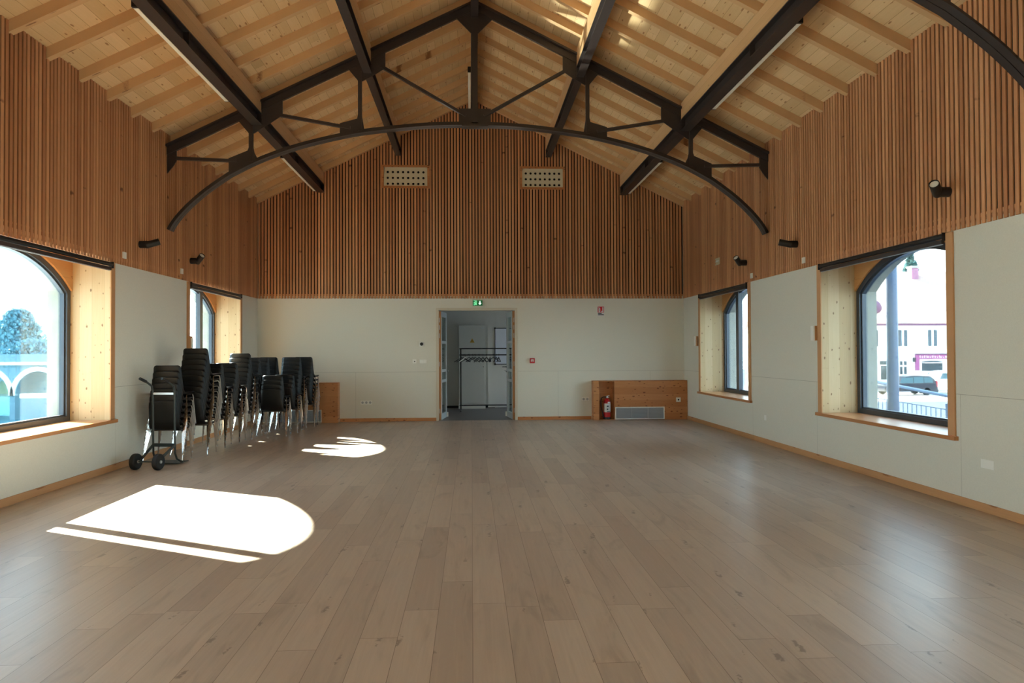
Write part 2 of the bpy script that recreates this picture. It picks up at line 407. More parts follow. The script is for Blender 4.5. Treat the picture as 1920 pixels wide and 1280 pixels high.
window(4,1,WIN_Y[0],(.42,.55),'on the right wall beside the low cabinet')
for i,sd in enumerate((-1,1)):
    for j,yy in enumerate(WIN_Y[2:]): window(5+2*i+j,sd,yy,(-.80,-.70),'beside the viewer on the %s wall'%('left' if sd<0 else 'right'))

# roller blinds
BL={(-1,1):'black double roller blind rolled up above the nearest left window',(-1,0):'black roller blind rolled up above the window behind the chairs',
    (1,1):'black roller blind rolled up above the window facing the cars',(1,0):'black roller blind rolled up above the far right window'}
for (sd,wi),lb in BL.items():
    yc=WIN_Y[wi]; sg=1 if sd<0 else -1
    e=empty('roller_blind',(wx(sd,0)+sg*.02,yc,2.61)); tag(e,lb,'blind','roller blinds')
    c=MB(); c.tube([(0,-OH+.01,.018),(0,OH-.01,.018)],.027,12); c.build('fabric_roll',M['black'],e,smooth=True)
    r=MB(); r.box(-.018,.018,-OH+.03,OH-.03,-.058,-.016); r.build('bottom_rail',M['steel'],e,bevel=.004)
    r=MB(); r.tube([(0,-OH+.03,-.063),(0,OH-.03,-.063)],.004,6); r.build('hem_bar',M['alulight'],e,smooth=True)
    for s in (-1,1):
        q=MB(); q.box(-.03,.03,s*(OH-.006),s*OH,-.03,.05); q.build('end_bracket',M['black'],e)

# ------------------------------------------------------------------ steel roof trusses
ARCH=[(0,5.045),(.74,5.022),(1.56,4.93),(2.04,4.845),(2.68,4.68),(3.24,4.475),(3.64,4.275),(3.79,4.185),(4.11,3.95),(4.38,3.70),(4.56,3.48),(4.657,3.29)]
def arch_z(u):
    u=abs(u)
    for (a,za),(c,zc) in zip(ARCH,ARCH[1:]):
        if a<=u<=c: return za+(zc-za)*(u-a)/(c-a)
    return ARCH[-1][1]
def smooth_arch():
    half=[]
    P=[Vector((-p[0],p[1])) for p in ARCH[1:2]]+[Vector(p) for p in ARCH]+[Vector((4.70,3.16))]
    for i in range(1,len(P)-2):
        for k in range(5):
            t=k/5; a,b_,c,d=P[i-1],P[i],P[i+1],P[i+2]
            half.append(.5*((2*b_)+(c-a)*t+(2*a-5*b_+4*c-d)*t*t+(3*b_-a-3*c+d)*t**3))
    half.append(P[-2]); half=[q for q in half if q[0]<=HW+.005]
    return [Vector((-q[0],q[1])) for q in half[:0:-1]]+half
TC=lambda u: 4.62+SL*(HW-abs(u))
def make_truss(y,label):
    e=empty('roof_truss',(CX,y,0)); tag(e,label,'roof truss','dark steel arched trusses')
    for sg in (-1,1):
        b=MB(); p=[(0,TC(0)),(sg*(HW-.01),TC(HW-.01)),(sg*(HW-.01),TC(HW-.01)-.03),(0,TC(0)-.03)]
        b.prism(p,'Y',-.07,.07); p=[(0,TC(0)-.03),(sg*(HW-.01),TC(HW)-.03),(sg*(HW-.01),TC(HW)-.14),(0,TC(0)-.14)]
        b.prism(p,'Y',-.022,.022); b.build('top_chord',M['steel'],e)
    pts=smooth_arch(); n=len(pts); nor=[]
    for i in range(n):
        t=(pts[min(i+1,n-1)]-pts[max(i-1,0)]).normalized(); nor.append(Vector((-t.y,t.x)))
    b=MB(); A=[tuple(p) for p in pts]; B_=[tuple(p-q*.055) for p,q in zip(pts,nor)]; C_=[tuple(p-q*.07) for p,q in zip(pts,nor)]
    b.ring(A,B_,'Y',-.02,.02,closed=False)
    b.ring(B_,C_,'Y',-.078,-.004,closed=False); b.ring(B_,C_,'Y',.004,.078,closed=False)
    b.build('bottom_arch',M['steel'],e)
    b=MB(); b.box(-.045,.045,-.045,.045,arch_z(0)-.01,TC(0)-.2); b.build('king_post',M['steel'],e)
    for sg in (-1,1):
        for u in (3.39,1.755):
            b=MB(); b.box(sg*u-.028,sg*u+.028,-.028,.028,arch_z(u)-.01,TC(u)-.1); b.build('post',M['steel'],e)
        for (a,za),(c,zc) in (((4.50,4.43),(3.60,4.40)),((2.98,5.11),(1.90,4.925)),((1.43,5.88),(.14,5.14))):
            b=MB(); b.bar((sg*a,0,za),(sg*c,0,zc),.06,.042); b.build('diagonal_brace',M['steel'],e)
        G=lambda poly,nm='gusset_plate': (lambda q:(q.prism([(sg*p[0],p[1]) for p in poly],'Y',-.009,.009),q.build(nm,M['steel'],e)))(MB())
        G([(HW-.01,4.62),(4.49,4.56),(4.49,4.39),(4.54,4.31),(HW-.01,4.20)],'wall_bracket')
        G([(3.72,4.44),(3.72,arch_z(3.72)-.02),(3.29,arch_z(3.29)-.02),(3.34,4.53),(3.36,4.62),(3.42,4.62),(3.44,4.56)])
        G([(2.06,4.995),(2.06,arch_z(2.06)-.02),(1.69,arch_z(1.69)-.02),(1.72,5.08),(1.73,5.16),(1.78,5.16),(1.80,5.07)])
        G([(3.60,TC(3.6)-.1),(3.43,4.83),(3.35,4.82),(3.15,4.95),(2.92,5.11),(2.92,TC(2.92)-.05)])
        G([(1.95,TC(1.95)-.1),(1.79,5.66),(1.72,5.65),(1.55,5.74),(1.37,5.86),(1.37,TC(1.37)-.05)])
    q=MB(); q.prism([(-.30,TC(.30)-.1),(-.05,6.42),(.05,6.42),(.30,TC(.30)-.1),(0,TC(0)-.05)],'Y',-.012,.012); q.build('apex_gusset',M['steel'],e)
    q=MB(); q.prism([(-.245,5.25),(-.245,arch_z(.245)-.02),(.245,arch_z(.245)-.02),(.245,5.25)],'Y',-.012,.012); q.build('crown_gusset',M['steel'],e)
    b=MB(); b.box(-.20,.20,-.08,.08,arch_z(0)-.085,arch_z(0)-.068); b.build('splice_plate',M['steel'],e)
    return e
make_truss(10.70,'dark steel arched roof truss spanning the hall before the chair stacks')
make_truss(5.24,'dark steel arched roof truss nearest the viewer, mostly above the frame')

# purlins: steel beam with a timber beam on top, between truss lines
PUR=((-3.30,4.945,.18,.15,'left outer'),(-1.64,5.765,.16,.12,'left inner'),(0,6.665,.14,.115,'ridge'),(1.64,5.765,.16,.12,'right inner'),(3.30,4.945,.18,.15,'right outer'))
for (u,z,h,w,wh) in PUR:
    for y0,y1,bay in ((10.715,PD-.035,'between far truss and gable wall'),(5.255,10.685,'between the two trusses')):
        e=empty('roof_purlin',(CX+u,y0,z)); tag(e,'dark steel beam carrying timber, %s purlin %s'%(wh,bay),'roof beam','purlins under the rafters')
        L=y1-y0; b=MB(); b.box(-w/2,w/2,0,L,0,.014); b.box(-w/2,w/2,0,L,h-.014,h); b.box(-.008,.008,0,L,.014,h-.014)
        for yy in (.0,L/2,L-.02): b.box(-w/2+.004,w/2-.004,yy,yy+.012,.014,h-.014)
        b.build('steel_beam',M['steel'],e)
        t=MB(); tw=w*.88/2; za=ZR(u-tw)-z; zb_=ZR(u+tw)-z
        if u==0: poly=[(-tw,h),(tw,h),(tw,zb_),(0,ZR(0)-z),(-tw,za)]
        else: poly=[(-tw,h),(tw,h),(tw,zb_),(-tw,za)]
        t.prism(poly,'Y',0,L); t.build('timber_beam',M['timber'],e)

# linear lamps fixed to the beams
def lamp(u,y0,y1,z,label):
    e=empty('linear_lamp',(CX+u,y0,z)); tag(e,label,'ceiling lamp','linear lamps on the beams'); L=y1-y0
    b=MB(); b.box(-.026,.026,0,L,.012,.095); b.box(-.029,.029,-.02,.012,0,.1); b.box(-.029,.029,L-.012,L+.004,0,.1); b.build('housing',M['black'],e)
    d=MB(); d.box(-.024,.024,.012,L-.012,0,.012); d.build('diffuser',M['diff'],e)
lamp(-3.41,7.10,9.72,4.95,'black linear lamp with white diffuser on left beam before the truss')
lamp(-3.41,12.5,15.05,4.95,'black linear lamp on left beam close to the gable wall')
lamp(3.41,7.10,9.72,4.95,'black linear lamp with white diffuser on right beam before the truss')
lamp(3.41,12.5,15.05,4.95,'black linear lamp on right beam close to the gable wall')
lamp(-.088,12.8,15.05,6.665,'black linear lamp under the ridge beam at the gable wall')

# wall spotlights
def spot(side,y,z,d,label):
    sg=1 if side<0 else -1
    e=empty('wall_spotlight',(wx(side,-.015),y,z)); tag(e,label,'spotlight','wall spotlights')
    q=Vector((sg,0,0)).to_track_quat('Z','Y').to_matrix().to_4x4()
    b=MB(); b.lathe([(.046,0),(.05,.004),(.05,.115),(.044,.12)],20,q); b.build('wall_mount',M['black'],e,smooth=True)
    d=Vector(d).normalized(); q=Matrix.Translation(Vector((sg*.12,0,0))-d*.035)@d.to_track_quat('Z','Y').to_matrix().to_4x4()
    b=MB(); b.lathe([(.036,-.012),(.047,0),(.047,.175),(.041,.175),(.041,.15)],20,q); b.build('lamp_head',M['black'],e,smooth=True)
    b=MB(); b.lathe([(.0405,.151),(.0405,.163),(.03,.167)],20,q); b.build('lens',M['white'],e,smooth=True)
spot(-1,9.86,3.0,(.8,.42,.35),'black spotlight on left slats, turned away')
spot(-1,11.6,3.0,(.62,-.45,.55),'black spotlight on left slats showing its white lens')
spot(1,6.56,3.05,(-.62,-.58,.40),'black spotlight with white lens above the window facing the cars')
spot(1,9.76,3.03,(-.85,.35,.25),'black spotlight on right slats, turned away, between the windows')
spot(1,11.62,3.0,(-.62,-.48,.55),'black spotlight with white lens above the far right window')

# small plates on the slats
def plate(name,side,y,z,w,h,label,cat,group=None,t0=-.014):
    sg=1 if side<0 else -1; b=MB(); b.box(wx(side,t0),wx(side,t0-.018),y-w/2,y+w/2,z-h/2,z+h/2)
    return tag(b.build(name,M['white'],bevel=.003),label,cat,group)
plate('junction_box',-1,9.42,2.79,.085,.085,'small white box on left slats before the truss arch','junction box','white boxes on slats')
plate('junction_box',-1,11.24,2.79,.085,.085,'small white box on left slats above the chair stacks','junction box','white boxes on slats')
plate('junction_box',1,9.55,2.77,.085,.085,'small white box on right slats under the turned away spotlight','junction box','white boxes on slats')
plate('junction_box',1,11.38,2.75,.085,.085,'small white box on right slats above the far window trim','junction box','white boxes on slats')
sd=empty('smoke_alarm',(wx(1,-.016),12.99,3.2)); tag(sd,'white alarm box with ragged cut-out edge on right slats','alarm')
b=MB(); b.box(-.008,0,-.11,.09,-.065,.065); b.box(-.008,0,.09,.12,-.065,-.04); b.box(-.008,0,.09,.12,-.012,.012); b.box(-.008,0,.09,.12,.04,.065); b.build('back_plate',M['fanhole'],sd)
b=MB(); b.box(-.03,-.008,-.09,.03,-.012,.014); b.build('slot_cover',M['white'],sd,bevel=.003)
for y,z,lb in ((14.24,1.70,'white blind switch on wood bracket beside the far right window'),(9.24,1.73,'white blind switch on wood bracket beside the window facing cars')):
    e=empty('blind_switch',(wx(1,-.018),y,z)); tag(e,lb,'switch','blind switches')
    b=MB(); b.box(-.03,0,-.045,.045,-.10,.10); b.build('wood_bracket',M['larch'],e,bevel=.003)
    b=MB(); b.box(-.052,-.03,-.04,.04,-.10,.10); b.build('switch_plate',M['white'],e,bevel=.004)
e=empty('blind_switch',(wx(-1,-.018),11.52,1.66)); tag(e,'wooden blind switch bracket beside the window behind the chairs','switch','blind switches')
b=MB(); b.box(0,.045,-.045,.045,-.11,.11); b.build('wood_bracket',M['larch'],e,bevel=.003)
b=MB(); b.box(.045,.06,-.03,.03,-.08,.08); b.build('switch_plate',M['white'],e,bevel=.003)

# acoustic vents in the gable
for (x0,x1,z0,z1),lb in zip(VENTS,('perforated white vent panel in wood frame, above and left of door','perforated white vent panel in wood frame, above and right of door')):
    e=empty('air_vent',((x0+x1)/2,PD-.036,(z0+z1)/2)); tag(e,lb,'vent','perforated gable vents')
    w,h=(x1-x0)/2,(z1-z0)/2; t=.045
    b=MB(); b.ring([(-w,-h),(w,-h),(w,h),(-w,h)],[(-w+t,-h+t),(w-t,-h+t),(w-t,h-t),(-w+t,h-t)],'Y',-.012,.03); b.build('wood_frame',M['cab'],e)
    b=MB(); nx,nz=8,3; pw,ph=(2*w-2*t),(2*h-2*t); mx=.03
    cw=(pw-2*mx)/nx; chh=ph*.93/nz; r=.026; z_top=h-t-.03; n=16
    for i in range(nx):
        for k in range(nz):
            cx=-w+t+mx+cw*(i+.5); cz=z_top-chh*(k+.5)-.012
            sq=[];ci=[]
            for q in range(n):
                a=2*PI*q/n; ca,sa=math.cos(a),math.sin(a); m_=max(abs(ca),abs(sa)); sq.append((cx+cw/2*ca/m_,cz+chh/2*sa/m_)); ci.append((cx+r*ca,cz+r*sa))
            b.ring(sq,ci,'Y',.012,.024)
    b.box(-w+t,w-t,.012,.024,z_top-.012,h-t); b.box(-w+t,-w+t+mx,.012,.024,-h+t-.01,h-t); b.box(w-t-mx,w-t,.012,.024,-h+t-.01,h-t)
    b.box(-w+t,w-t,.012,.024,-h+t-.012,z_top-.012-chh*nz)
    b.build('perforated_panel',M['fanhole'],e)
    b=MB(); b.box(-w+t,w-t,.028,.031,-h+t,h-t); b.build('hole_shade',M['darkhole'],e)  # dark sheet painting the shade behind the perforations

# ------------------------------------------------------------------ double door and corridor
d=empty('door_1',((DX0+DX1)/2,PD,0)); struct(d,'double door standing open to the corridor','door')
hw=(DX1-DX0)/2; b=MB()
b.ring([(-hw,0),(-hw,DZ),(hw,DZ),(hw,0)],[(-hw+.055,0),(-hw+.055,DZ-.055),(hw-.055,DZ-.055),(hw-.055,0)],'Y',-.015,.22,closed=False); b.build('frame',M['cream'],d,bevel=.003)
for sg in (-1,1):
    t=.05; L=.80; y1=L; H=DZ-.07; xh=0; xi=-sg*t
    a=MB(); a.box(xh,xi,0,.11,.01,H); a.box(xh,xi,y1-.11,y1,.01,H)
    a.box(xh,xi,.11,y1-.11,.01,.14); a.box(xh,xi,.11,y1-.11,H-.11,H)
    for zz in (.82,1.05,1.68): a.box(xh,xi,.11,y1-.11,zz,zz+.06)
    lf=a.build('door_leaf',M['greypaint'],d,loc=(sg*(hw-.057),.03,0)); lf.rotation_euler=(0,0,sg*.115)
    q=MB(); q.box(xh,xi,-.003,0,.01,H); q.build('wood_edge',M['oakdoor'],lf)
    q=MB(); q.box(-sg*.02,-sg*.028,.11,y1-.11,.14,H-.11); q.build('glass',M['glass'],lf)
    for zz in (.16,1.18,1.80,1.98,2.14):
        q=MB(); q.box(-sg*.012,-sg*.024,-.012,-.003,zz,zz+.1); q.build('hinge',M['alulight'],lf)
    q=MB(); q.box(xi,xi-sg*.008,y1-.085,y1-.045,.95,1.16); q.tube([(xi-sg*.008,y1-.065,1.06),(xi-sg*.05,y1-.065,1.06),(xi-sg*.05,y1-.18,1.06)],.009,8); q.build('handle',M['alulight'],lf,smooth=True)
    q=MB(); q.box(xi,xi-sg*.03,y1-.04,y1,.015,.12); q.build('door_stop',M['white'],lf)
CY1=18.62
b=MB(); b.box(-1.75,4.4,PD+.2,CY1+.2,-.12,-.002); b.box(DX0,DX1,PD,PD+.2,-.12,-.001); struct(b.build('floor_corridor',M['corrfloor']),'grey vinyl floor of the corridor behind the door','floor')
b=MB(); b.box(-1.75,4.4,CY1,CY1+.2,-.05,3.1); struct(b.build('wall_corridor',M['corr']),'grey corridor wall seen through the open door','wall')
b=MB(); b.box(-1.95,-1.75,PD+.2,CY1+.2,-.05,3.1); struct(b.build('wall_corridor_left',M['corr']),'left end wall of the corridor','wall')
b=MB(); b.box(4.4,4.6,PD+.2,PD+.7,-.05,3.1); b.box(4.4,4.6,PD+2.2,CY1+.2,-.05,3.1); b.box(4.4,4.6,PD+.7,PD+2.2,-.05,.7); b.box(4.4,4.6,PD+.7,PD+2.2,2.3,3.1)  # unseen opening added to let light into the corridor
struct(b.build('wall_corridor_right',M['corr']),'right end wall of the corridor with an added light opening','wall')
b=MB(); b.box(-1.95,4.6,PD+.2,CY1+.2,3.1,3.2); struct(b.build('ceiling_corridor',M['corr']),'flat corridor ceiling','ceiling')
b=MB(); b.box(-.39,.62,CY1-.012,CY1,0,.06); b.box(-1.75,-.39,CY1-.012,CY1,0,.06); struct(b.build('baseboard_corridor',M['black']),'dark skirting of the corridor wall','skirting board')

cb=empty('utility_cupboard',(.02,CY1-.30,0)); tag(cb,'grey flush cupboard with warning triangle behind the coat rack','cupboard')
b=MB(); b.box(-.36,.345,-.0,.29,.05,2.2); b.build('carcass',M['cupb'],cb)
b=MB(); b.box(-.345,.33,-.018,-.002,.13,2.185); b.build('door',M['cupb'],cb,bevel=.003)
b=MB(); b.box(-.36,.345,-.015,-.002,.0,.12); b.build('plinth',M['corr'],cb)
b=MB(); b.prism([(-.065,1.735),(.065,1.735),(0,1.85)],'Y',-.021,-.018); wt=b.build('warning_triangle',M['yellow'],cb)
b=MB(); b.prism([(-.01,1.755),(.008,1.78),(-.004,1.782),(.012,1.815),(-.012,1.788),(.0,1.785)],'Y',-.0225,-.021); b.build('lightning_mark',M['black'],wt)
b=MB(); b.lathe([(.012,0),(.012,.02)],10,Matrix.Translation((.29,-.018,1.1))@Matrix.Rotation(PI/2,4,'X')); b.build('lock',M['black'],cb,smooth=True)
b=MB(); b.box(.25,.31,-.03,-.018,2.10,2.13); b.build('top_catch',M['alulight'],cb)
wd=empty('whiteboard',(1.18,CY1-.042,1.64)); tag(wd,'white framed board on the corridor wall beside the cupboard','whiteboard')
b=MB(); b.box(-.54,.54,-.012,.01,-.47,.47); b.build('panel',M['board'],wd)
b=MB(); b.ring([(-.56,-.49),(.56,-.49),(.56,.49),(-.56,.49)],[(-.54,-.47),(.54,-.47),(.54,.47),(-.54,.47)],'Y',-.018,.011); b.build('frame',M['alu'],wd)
for x in (-.55,.55):
    for z in (-.48,.48):
        b=MB(); b.box(x-.022,x+.022,-.022,.011,z-.022,z+.022); b.build('corner_cap',M['black'],wd)
e=empty('door_2',(.94,CY1-.03,1.07)); struct(e,'flush grey door in the corridor wall, whiteboard on it','door')
b=MB(); b.box(-.5,.42,0,.03,-1.06,1.06); b.build('leaf',M['corr'],e)
b=MB(); b.tube([(0,0,.02),(0,-.05,.02),(-.12,-.05,.02)],.011,8); b.build('lever',M['black'],e,smooth=True)
b=MB(); b.lathe([(.024,0),(.024,.012)],14,Matrix.Translation((0,0,.02))@Matrix.Rotation(PI/2,4,'X')); b.build('rosette',M['black'],e,smooth=True)
b=MB(); b.lathe([(.018,0),(.018,.014)],14,Matrix.Translation((0,0,-.11))@Matrix.Rotation(PI/2,4,'X')); b.build('lock_cylinder',M['black'],e,smooth=True)

# coat rack and hangers
RY=17.6
cr=empty('coat_rack',(.36,RY,0)); tag(cr,'black metal rolling coat rack with two rails in the corridor','coat rack')
for s in (-1,1):
    b=MB(); b.box(s*.63-.018,s*.63+.018,-.018,.018,.03,1.59); b.build('post',M['black'],cr)
    b=MB(); b.tube([(s*.63,-.27,.014),(s*.63,-.2,.03),(s*.63,0,.045),(s*.63,.2,.03),(s*.63,.27,.014)],.014,8); b.build('foot',M['black'],cr,smooth=True)
for z in (1.575,1.415,.145):
    b=MB(); b.tube([(-.665,0,z),(.665,0,z)],.015,10); b.build('rail',M['black'],cr,smooth=True)
hm=None
HG=((-.60,.25,'leftmost, beside the post'),(-.555,.5,'second from the left post'),(-.42,.1,'wide apart on the left half of the rail'),(-.33,-.55,'third gap from the left post'),(-.27,.35,'before the cupboard middle'),(-.17,.9,'half turned, left of the bunch'),(-.07,1.1,'in the middle of the bunch'),(.02,1.0,'right in the bunch'),(.11,1.45,'edge on, left of the whiteboard edge'),(.19,.6,'below the whiteboard corner'),(.27,1.2,'second from the right end'),(.33,1.3,'nearest the right door leaf'))
for i,(x,rz,wh) in enumerate(HG):
    if hm is None:
        h=empty('clothes_hanger',(0,0,0)); hm=h
        b=MB(); b.tube([(.0,0,-.06),(0,0,-.025),(.018,0,-.012),(.022,0,.006),(.012,0,.021),(-.004,0,.0235),(-.017,0,.014)],.0035,6); b.build('hook',M['black'],h,smooth=True)
        b=MB(); b.bar((0,0,-.062),(-.20,0,-.175),.016,.022,(0,1,0)); b.bar((0,0,-.062),(.20,0,-.175),.016,.022,(0,1,0)); b.build('shoulder_bar',M['black'],h)
    else: h=copy_tree(hm)
    h.location=(.36+x,RY,1.415); h.rotation_euler=(0,0,rz)
    tag(h,'black clothes hanger on the coat rack, %s'%wh,'hanger','hangers on the coat rack')
h=copy_tree(hm); h.location=(.36-.52,RY,1.415); h.rotation_euler=(0,0,.75); tag(h,'white clothes hanger among black ones at the left post','hanger','hangers on the coat rack')
for c in h.children:
    if c.name.startswith('shoulder'): c.data=c.data.copy(); c.data.materials[0]=M['white']

# ------------------------------------------------------------------ things on the gable wall
ex=empty('exit_sign',(.14,PD-.002,2.56)); tag(ex,'green lit exit sign above the double door','exit sign')
b=MB(); b.box(-.105,.105,-.045,0,-.06,.06); b.build('housing',M['green'],ex,bevel=.006)
b=MB()  # running figure and doorway
b.box(-.03,-.022,-.048,-.045,-.05,.05); b.box(-.085,-.03,-.048,-.045,.042,.05)
b.box(-.085,-.04,-.048,-.045,-.012,.012); b.box(-.062,-.045,-.048,-.045,.018,.036); b.box(-.085,-.05,-.048,-.045,-.05,-.032); b.box(-.05,-.036,-.048,-.045,-.036,.0)
b.build('running_figure',M['greenlit'],ex)
b=MB(); b.box(.04,.056,-.048,-.045,-.005,.042); b.prism([(.016,-.003),(.08,-.003),(.048,-.04)],'Y',-.048,-.045); b.build('arrow',M['greenwhite'],ex)

es=empty('extinguisher_sign',(2.855,PD-.002,2.38)); tag(es,'red and white extinguisher sign high on the gable wall','sign')
b=MB(); b.box(-.075,.075,-.006,0,-.105,.105); b.build('plate',M['paper'],es)
b=MB(); b.box(-.07,.07,-.008,-.006,-.03,.1); b.build('red_field',M['redsign'],es)
b=MB(); b.box(-.052,-.014,-.010,-.008,-.02,.06); b.box(-.044,-.022,-.010,-.008,.062,.072); b.box(-.056,-.03,-.010,-.008,.074,.084); b.box(.035,.056,-.010,-.008,.0,.085); b.box(.01,.056,-.010,-.008,-.02,.006); b.build('pictogram',M['paper'],es)
b=MB(); b.box(-.062,.018,-.008,-.006,-.058,-.042); b.box(-.062,.066,-.008,-.006,-.088,-.07); b.box(-.042,-.024,-.0115,-.010,.02,.03); b.build('text_lines',M['black'],es)

th=empty('thermostat',(-1.08,PD-.002,1.665)); tag(th,'square white thermostat with round black dial, left of the door','thermostat')
b=MB(); b.box(-.05,.05,-.02,0,-.05,.05); b.build('base',M['white'],th,bevel=.005)
b=MB(); b.lathe([(.036,0),(.034,.012),(.014,.014)],20,Matrix.Translation((0,-.02,.004))@Matrix.Rotation(PI/2,4,'X')); b.build('dial',M['black'],th,smooth=True)
se=empty('wall_sensor',(-1.235,PD-.002,1.295)); tag(se,'small white socket with dark key hole, left of the light switches','socket')
b=MB(); b.box(-.042,.042,-.012,0,-.045,.045); b.build('plate',M['white'],se,bevel=.003)
b=MB(); b.lathe([(.013,0),(.012,.004)],12,Matrix.Translation((.004,-.012,-.004))@Matrix.Rotation(PI/2,4,'X')); b.build('key_hole',M['darkhole'],se)
sw=empty('light_switch',(-1.05,PD-.002,1.29)); tag(sw,'double white light switch beside the door frame','light switch')
b=MB(); b.box(-.078,.078,-.010,0,-.042,.042); b.build('plate',M['white'],sw,bevel=.003)
for s in (-1,1):
    b=MB(); b.box(s*.038-.03,s*.038+.03,-.016,-.010,-.03,.03); b.build('rocker',M['white'],sw,bevel=.004)
ca=empty('call_point',(1.33,PD-.002,1.295)); tag(ca,'red fire alarm call point right of the door','fire alarm')
b=MB(); b.box(-.055,.055,-.04,0,-.055,.055); b.build('housing',M['red'],ca,bevel=.006)
b=MB(); b.box(-.03,.03,-.044,-.04,-.022,.03); b.build('push_plate',M['paper'],ca)
b=MB(); b.box(-.014,.014,-.047,-.044,-.012,.004); b.build('press_mark',M['redsign'],ca)
def socket(name,loc,axis,n,label):
    """axis: unit vector along the row of outlets; faces the room"""
    e=empty(name,loc); 
    if axis=='Y': e.rotation_euler=(0,0,PI/2)
    if axis=='-Y': e.rotation_euler=(0,0,-PI/2)
    tag(e,label,'wall socket','wall sockets'); w=.041*n
    b=MB(); b.box(-w,w,-.011,0,-.042,.042); b.build('plate',M['white'],e,bevel=.003)
    for i in range(n):
        x=-w+.041+.082*i
        b=MB(); b.lathe([(.027,-.003),(.027,.003),(.0245,.004),(.023,.004),(.021,.0006),(.0,.0006)],18,Matrix.Translation((x,-.011,0))@Matrix.Rotation(PI/2,4,'X')); b.build('outlet',M['outletgrey'],e,smooth=True)
        for dx in (-.0095,.0095):
            b=MB(); b.lathe([(.0026,-.001),(.0026,.0012)],8,Matrix.Translation((x+dx,-.011,0))@Matrix.Rotation(PI/2,4,'X')); b.build('pin_hole',M['darkhole'],e)
    return e
socket('wall_socket',(-2.27,PD-.002,.41),'X',3,'triple white wall socket low on the gable wall, left of the door')
socket('wall_socket',(2.50,PD-.002,.445),'X',2,'double white wall socket left of the extinguisher niche')
socket('wall_socket',(wx(1,.0)-.002,6.12,.445),'Y',2,'double white wall socket low on the right wall, nearest the viewer')
socket('wall_socket',(wx(1,.0)-.002,10.94,.415),'Y',1,'single white wall socket low on the right wall between windows')

# low cabinets
CYF=PD-.23
lc=empty('low_cabinet',(2.64,CYF,0)); tag(lc,'knotty pine low cabinet with extinguisher niche, right of the door','cabinet')
W=PXR-.005-2.64
b=MB(); b.box(0,.125,0,.225,0,.835); b.build('side_panel',M['cab'],lc)
b=MB(); b.box(.125,.46,.205,.225,0,.835); b.build('niche_back',M['cab'],lc)
b=MB(); b.box(.125,.46,.0,.205,0,.012); b.build('niche_floor',M['cab'],lc)
b=MB(); b.box(.46,W,0,.225,.285,.835); b.box(.46,.475,0,.225,0,.285); b.box(1.56,W,0,.225,0,.285); b.box(.475,1.56,.08,.225,0,.285); b.build('front_panel',M['cab'],lc)
b=MB(); b.box(0,W,-.004,.225,.835,.852); b.build('top_board',M['cab'],lc,bevel=.002)
def grille(parent,x0,x1,z0,z1,name='grille'):
    b=MB(); t=.018; b.ring([(x0,z0),(x1,z0),(x1,z1),(x0,z1)],[(x0+t,z0+t),(x1-t,z0+t),(x1-t,z1-t),(x0+t,z1-t)],'Y',-.012,.02)
    o=b.build(name,M['white'],parent); b=MB(); z=z0+t+.004
    while z<z1-t-.006: b.hexa([(x0+t,-.004,z),(x1-t,-.004,z),(x1-t,.014,z+.006),(x0+t,.014,z+.006),(x0+t,-.004,z+.005),(x1-t,-.004,z+.005),(x1-t,.014,z+.011),(x0+t,.014,z+.011)]); z+=.0135
    for q in (1/3,2/3): xx=x0+(x1-x0)*q; b.box(xx-.006,xx+.006,-.006,.016,z0+t,z1-t)
    b.build('louvre_blades',M['grillemetal'],o)
    b=MB(); b.box(x0+t,x1-t,.03,.04,z0+t,z1-t); b.build('hole_shade',M['darkhole'],o)  # dark sheet painting the shade behind the louvres
grille(lc,.475,1.56,.015,.28)
e=empty('wall_socket',(4.51,CYF-.0005,.43)); tag(e,'square white socket with dark hole on the knotty cabinet front','wall socket','wall sockets')
b=MB(); b.box(-.05,.05,-.011,0,-.048,.048); b.build('plate',M['white'],e,bevel=.003)
b=MB(); b.lathe([(.018,0),(.017,.002)],14,Matrix.Translation((0,-.011,0))@Matrix.Rotation(PI/2,4,'X')); b.build('outlet',M['darkhole'],e)
rc=empty('low_cabinet',(-2.84,CYF,0)); tag(rc,'knotty pine low cabinet with long grille behind the stacked chairs','cabinet')
WL=-2.84-PXL-.005
b=MB(); b.box(-WL,0,0,.225,.285,.835); b.box(-.34,0,0,.225,0,.285); b.box(-WL,-.34,.08,.225,0,.285); b.build('front_panel',M['cab'],rc)
b=MB(); b.box(-WL,0,-.004,.225,.835,.852); b.build('top_board',M['cab'],rc,bevel=.002)
grille(rc,-WL+.01,-.34,.015,.28)

# fire extinguisher
fe=empty('fire_extinguisher',(2.955,CYF+.10,.012)); tag(fe,'red fire extinguisher with white label standing in the cabinet niche','fire extinguisher')
b=MB(); b.lathe([(.078,.03),(.078,.36),(.07,.40),(.045,.43),(.026,.44),(.026,.46)],24); b.build('cylinder',M['red'],fe,smooth=True)
b=MB(); b.lathe([(.074,0),(.081,.005),(.081,.045),(.078,.05)],24); b.build('base_ring',M['black'],fe,smooth=True)
b=MB(); vs=[];n=14
for k in range(n+1):
    a=-PI*.5-1.25+2.5*k/n; vs+=[(.0792*math.cos(a),.0792*math.sin(a),.155),(.0792*math.cos(a),.0792*math.sin(a),.345)]
b.add(vs,[(2*k,2*k+2,2*k+3,2*k+1) for k in range(n)]); b.build('label',M['paper'],fe)
b=MB(); b.box(.0,.055,-.088,-.07,.352,.382); b.build('tag',M['paper'],fe)
b=MB(); b.box(-.012,.05,-.082,-.0795,.165,.18); b.box(-.02,.012,-.0815,-.0795,.21,.235); b.box(-.02,.02,-.0815,-.0795,.27,.30); b.build('label_print',M['alu'],fe)
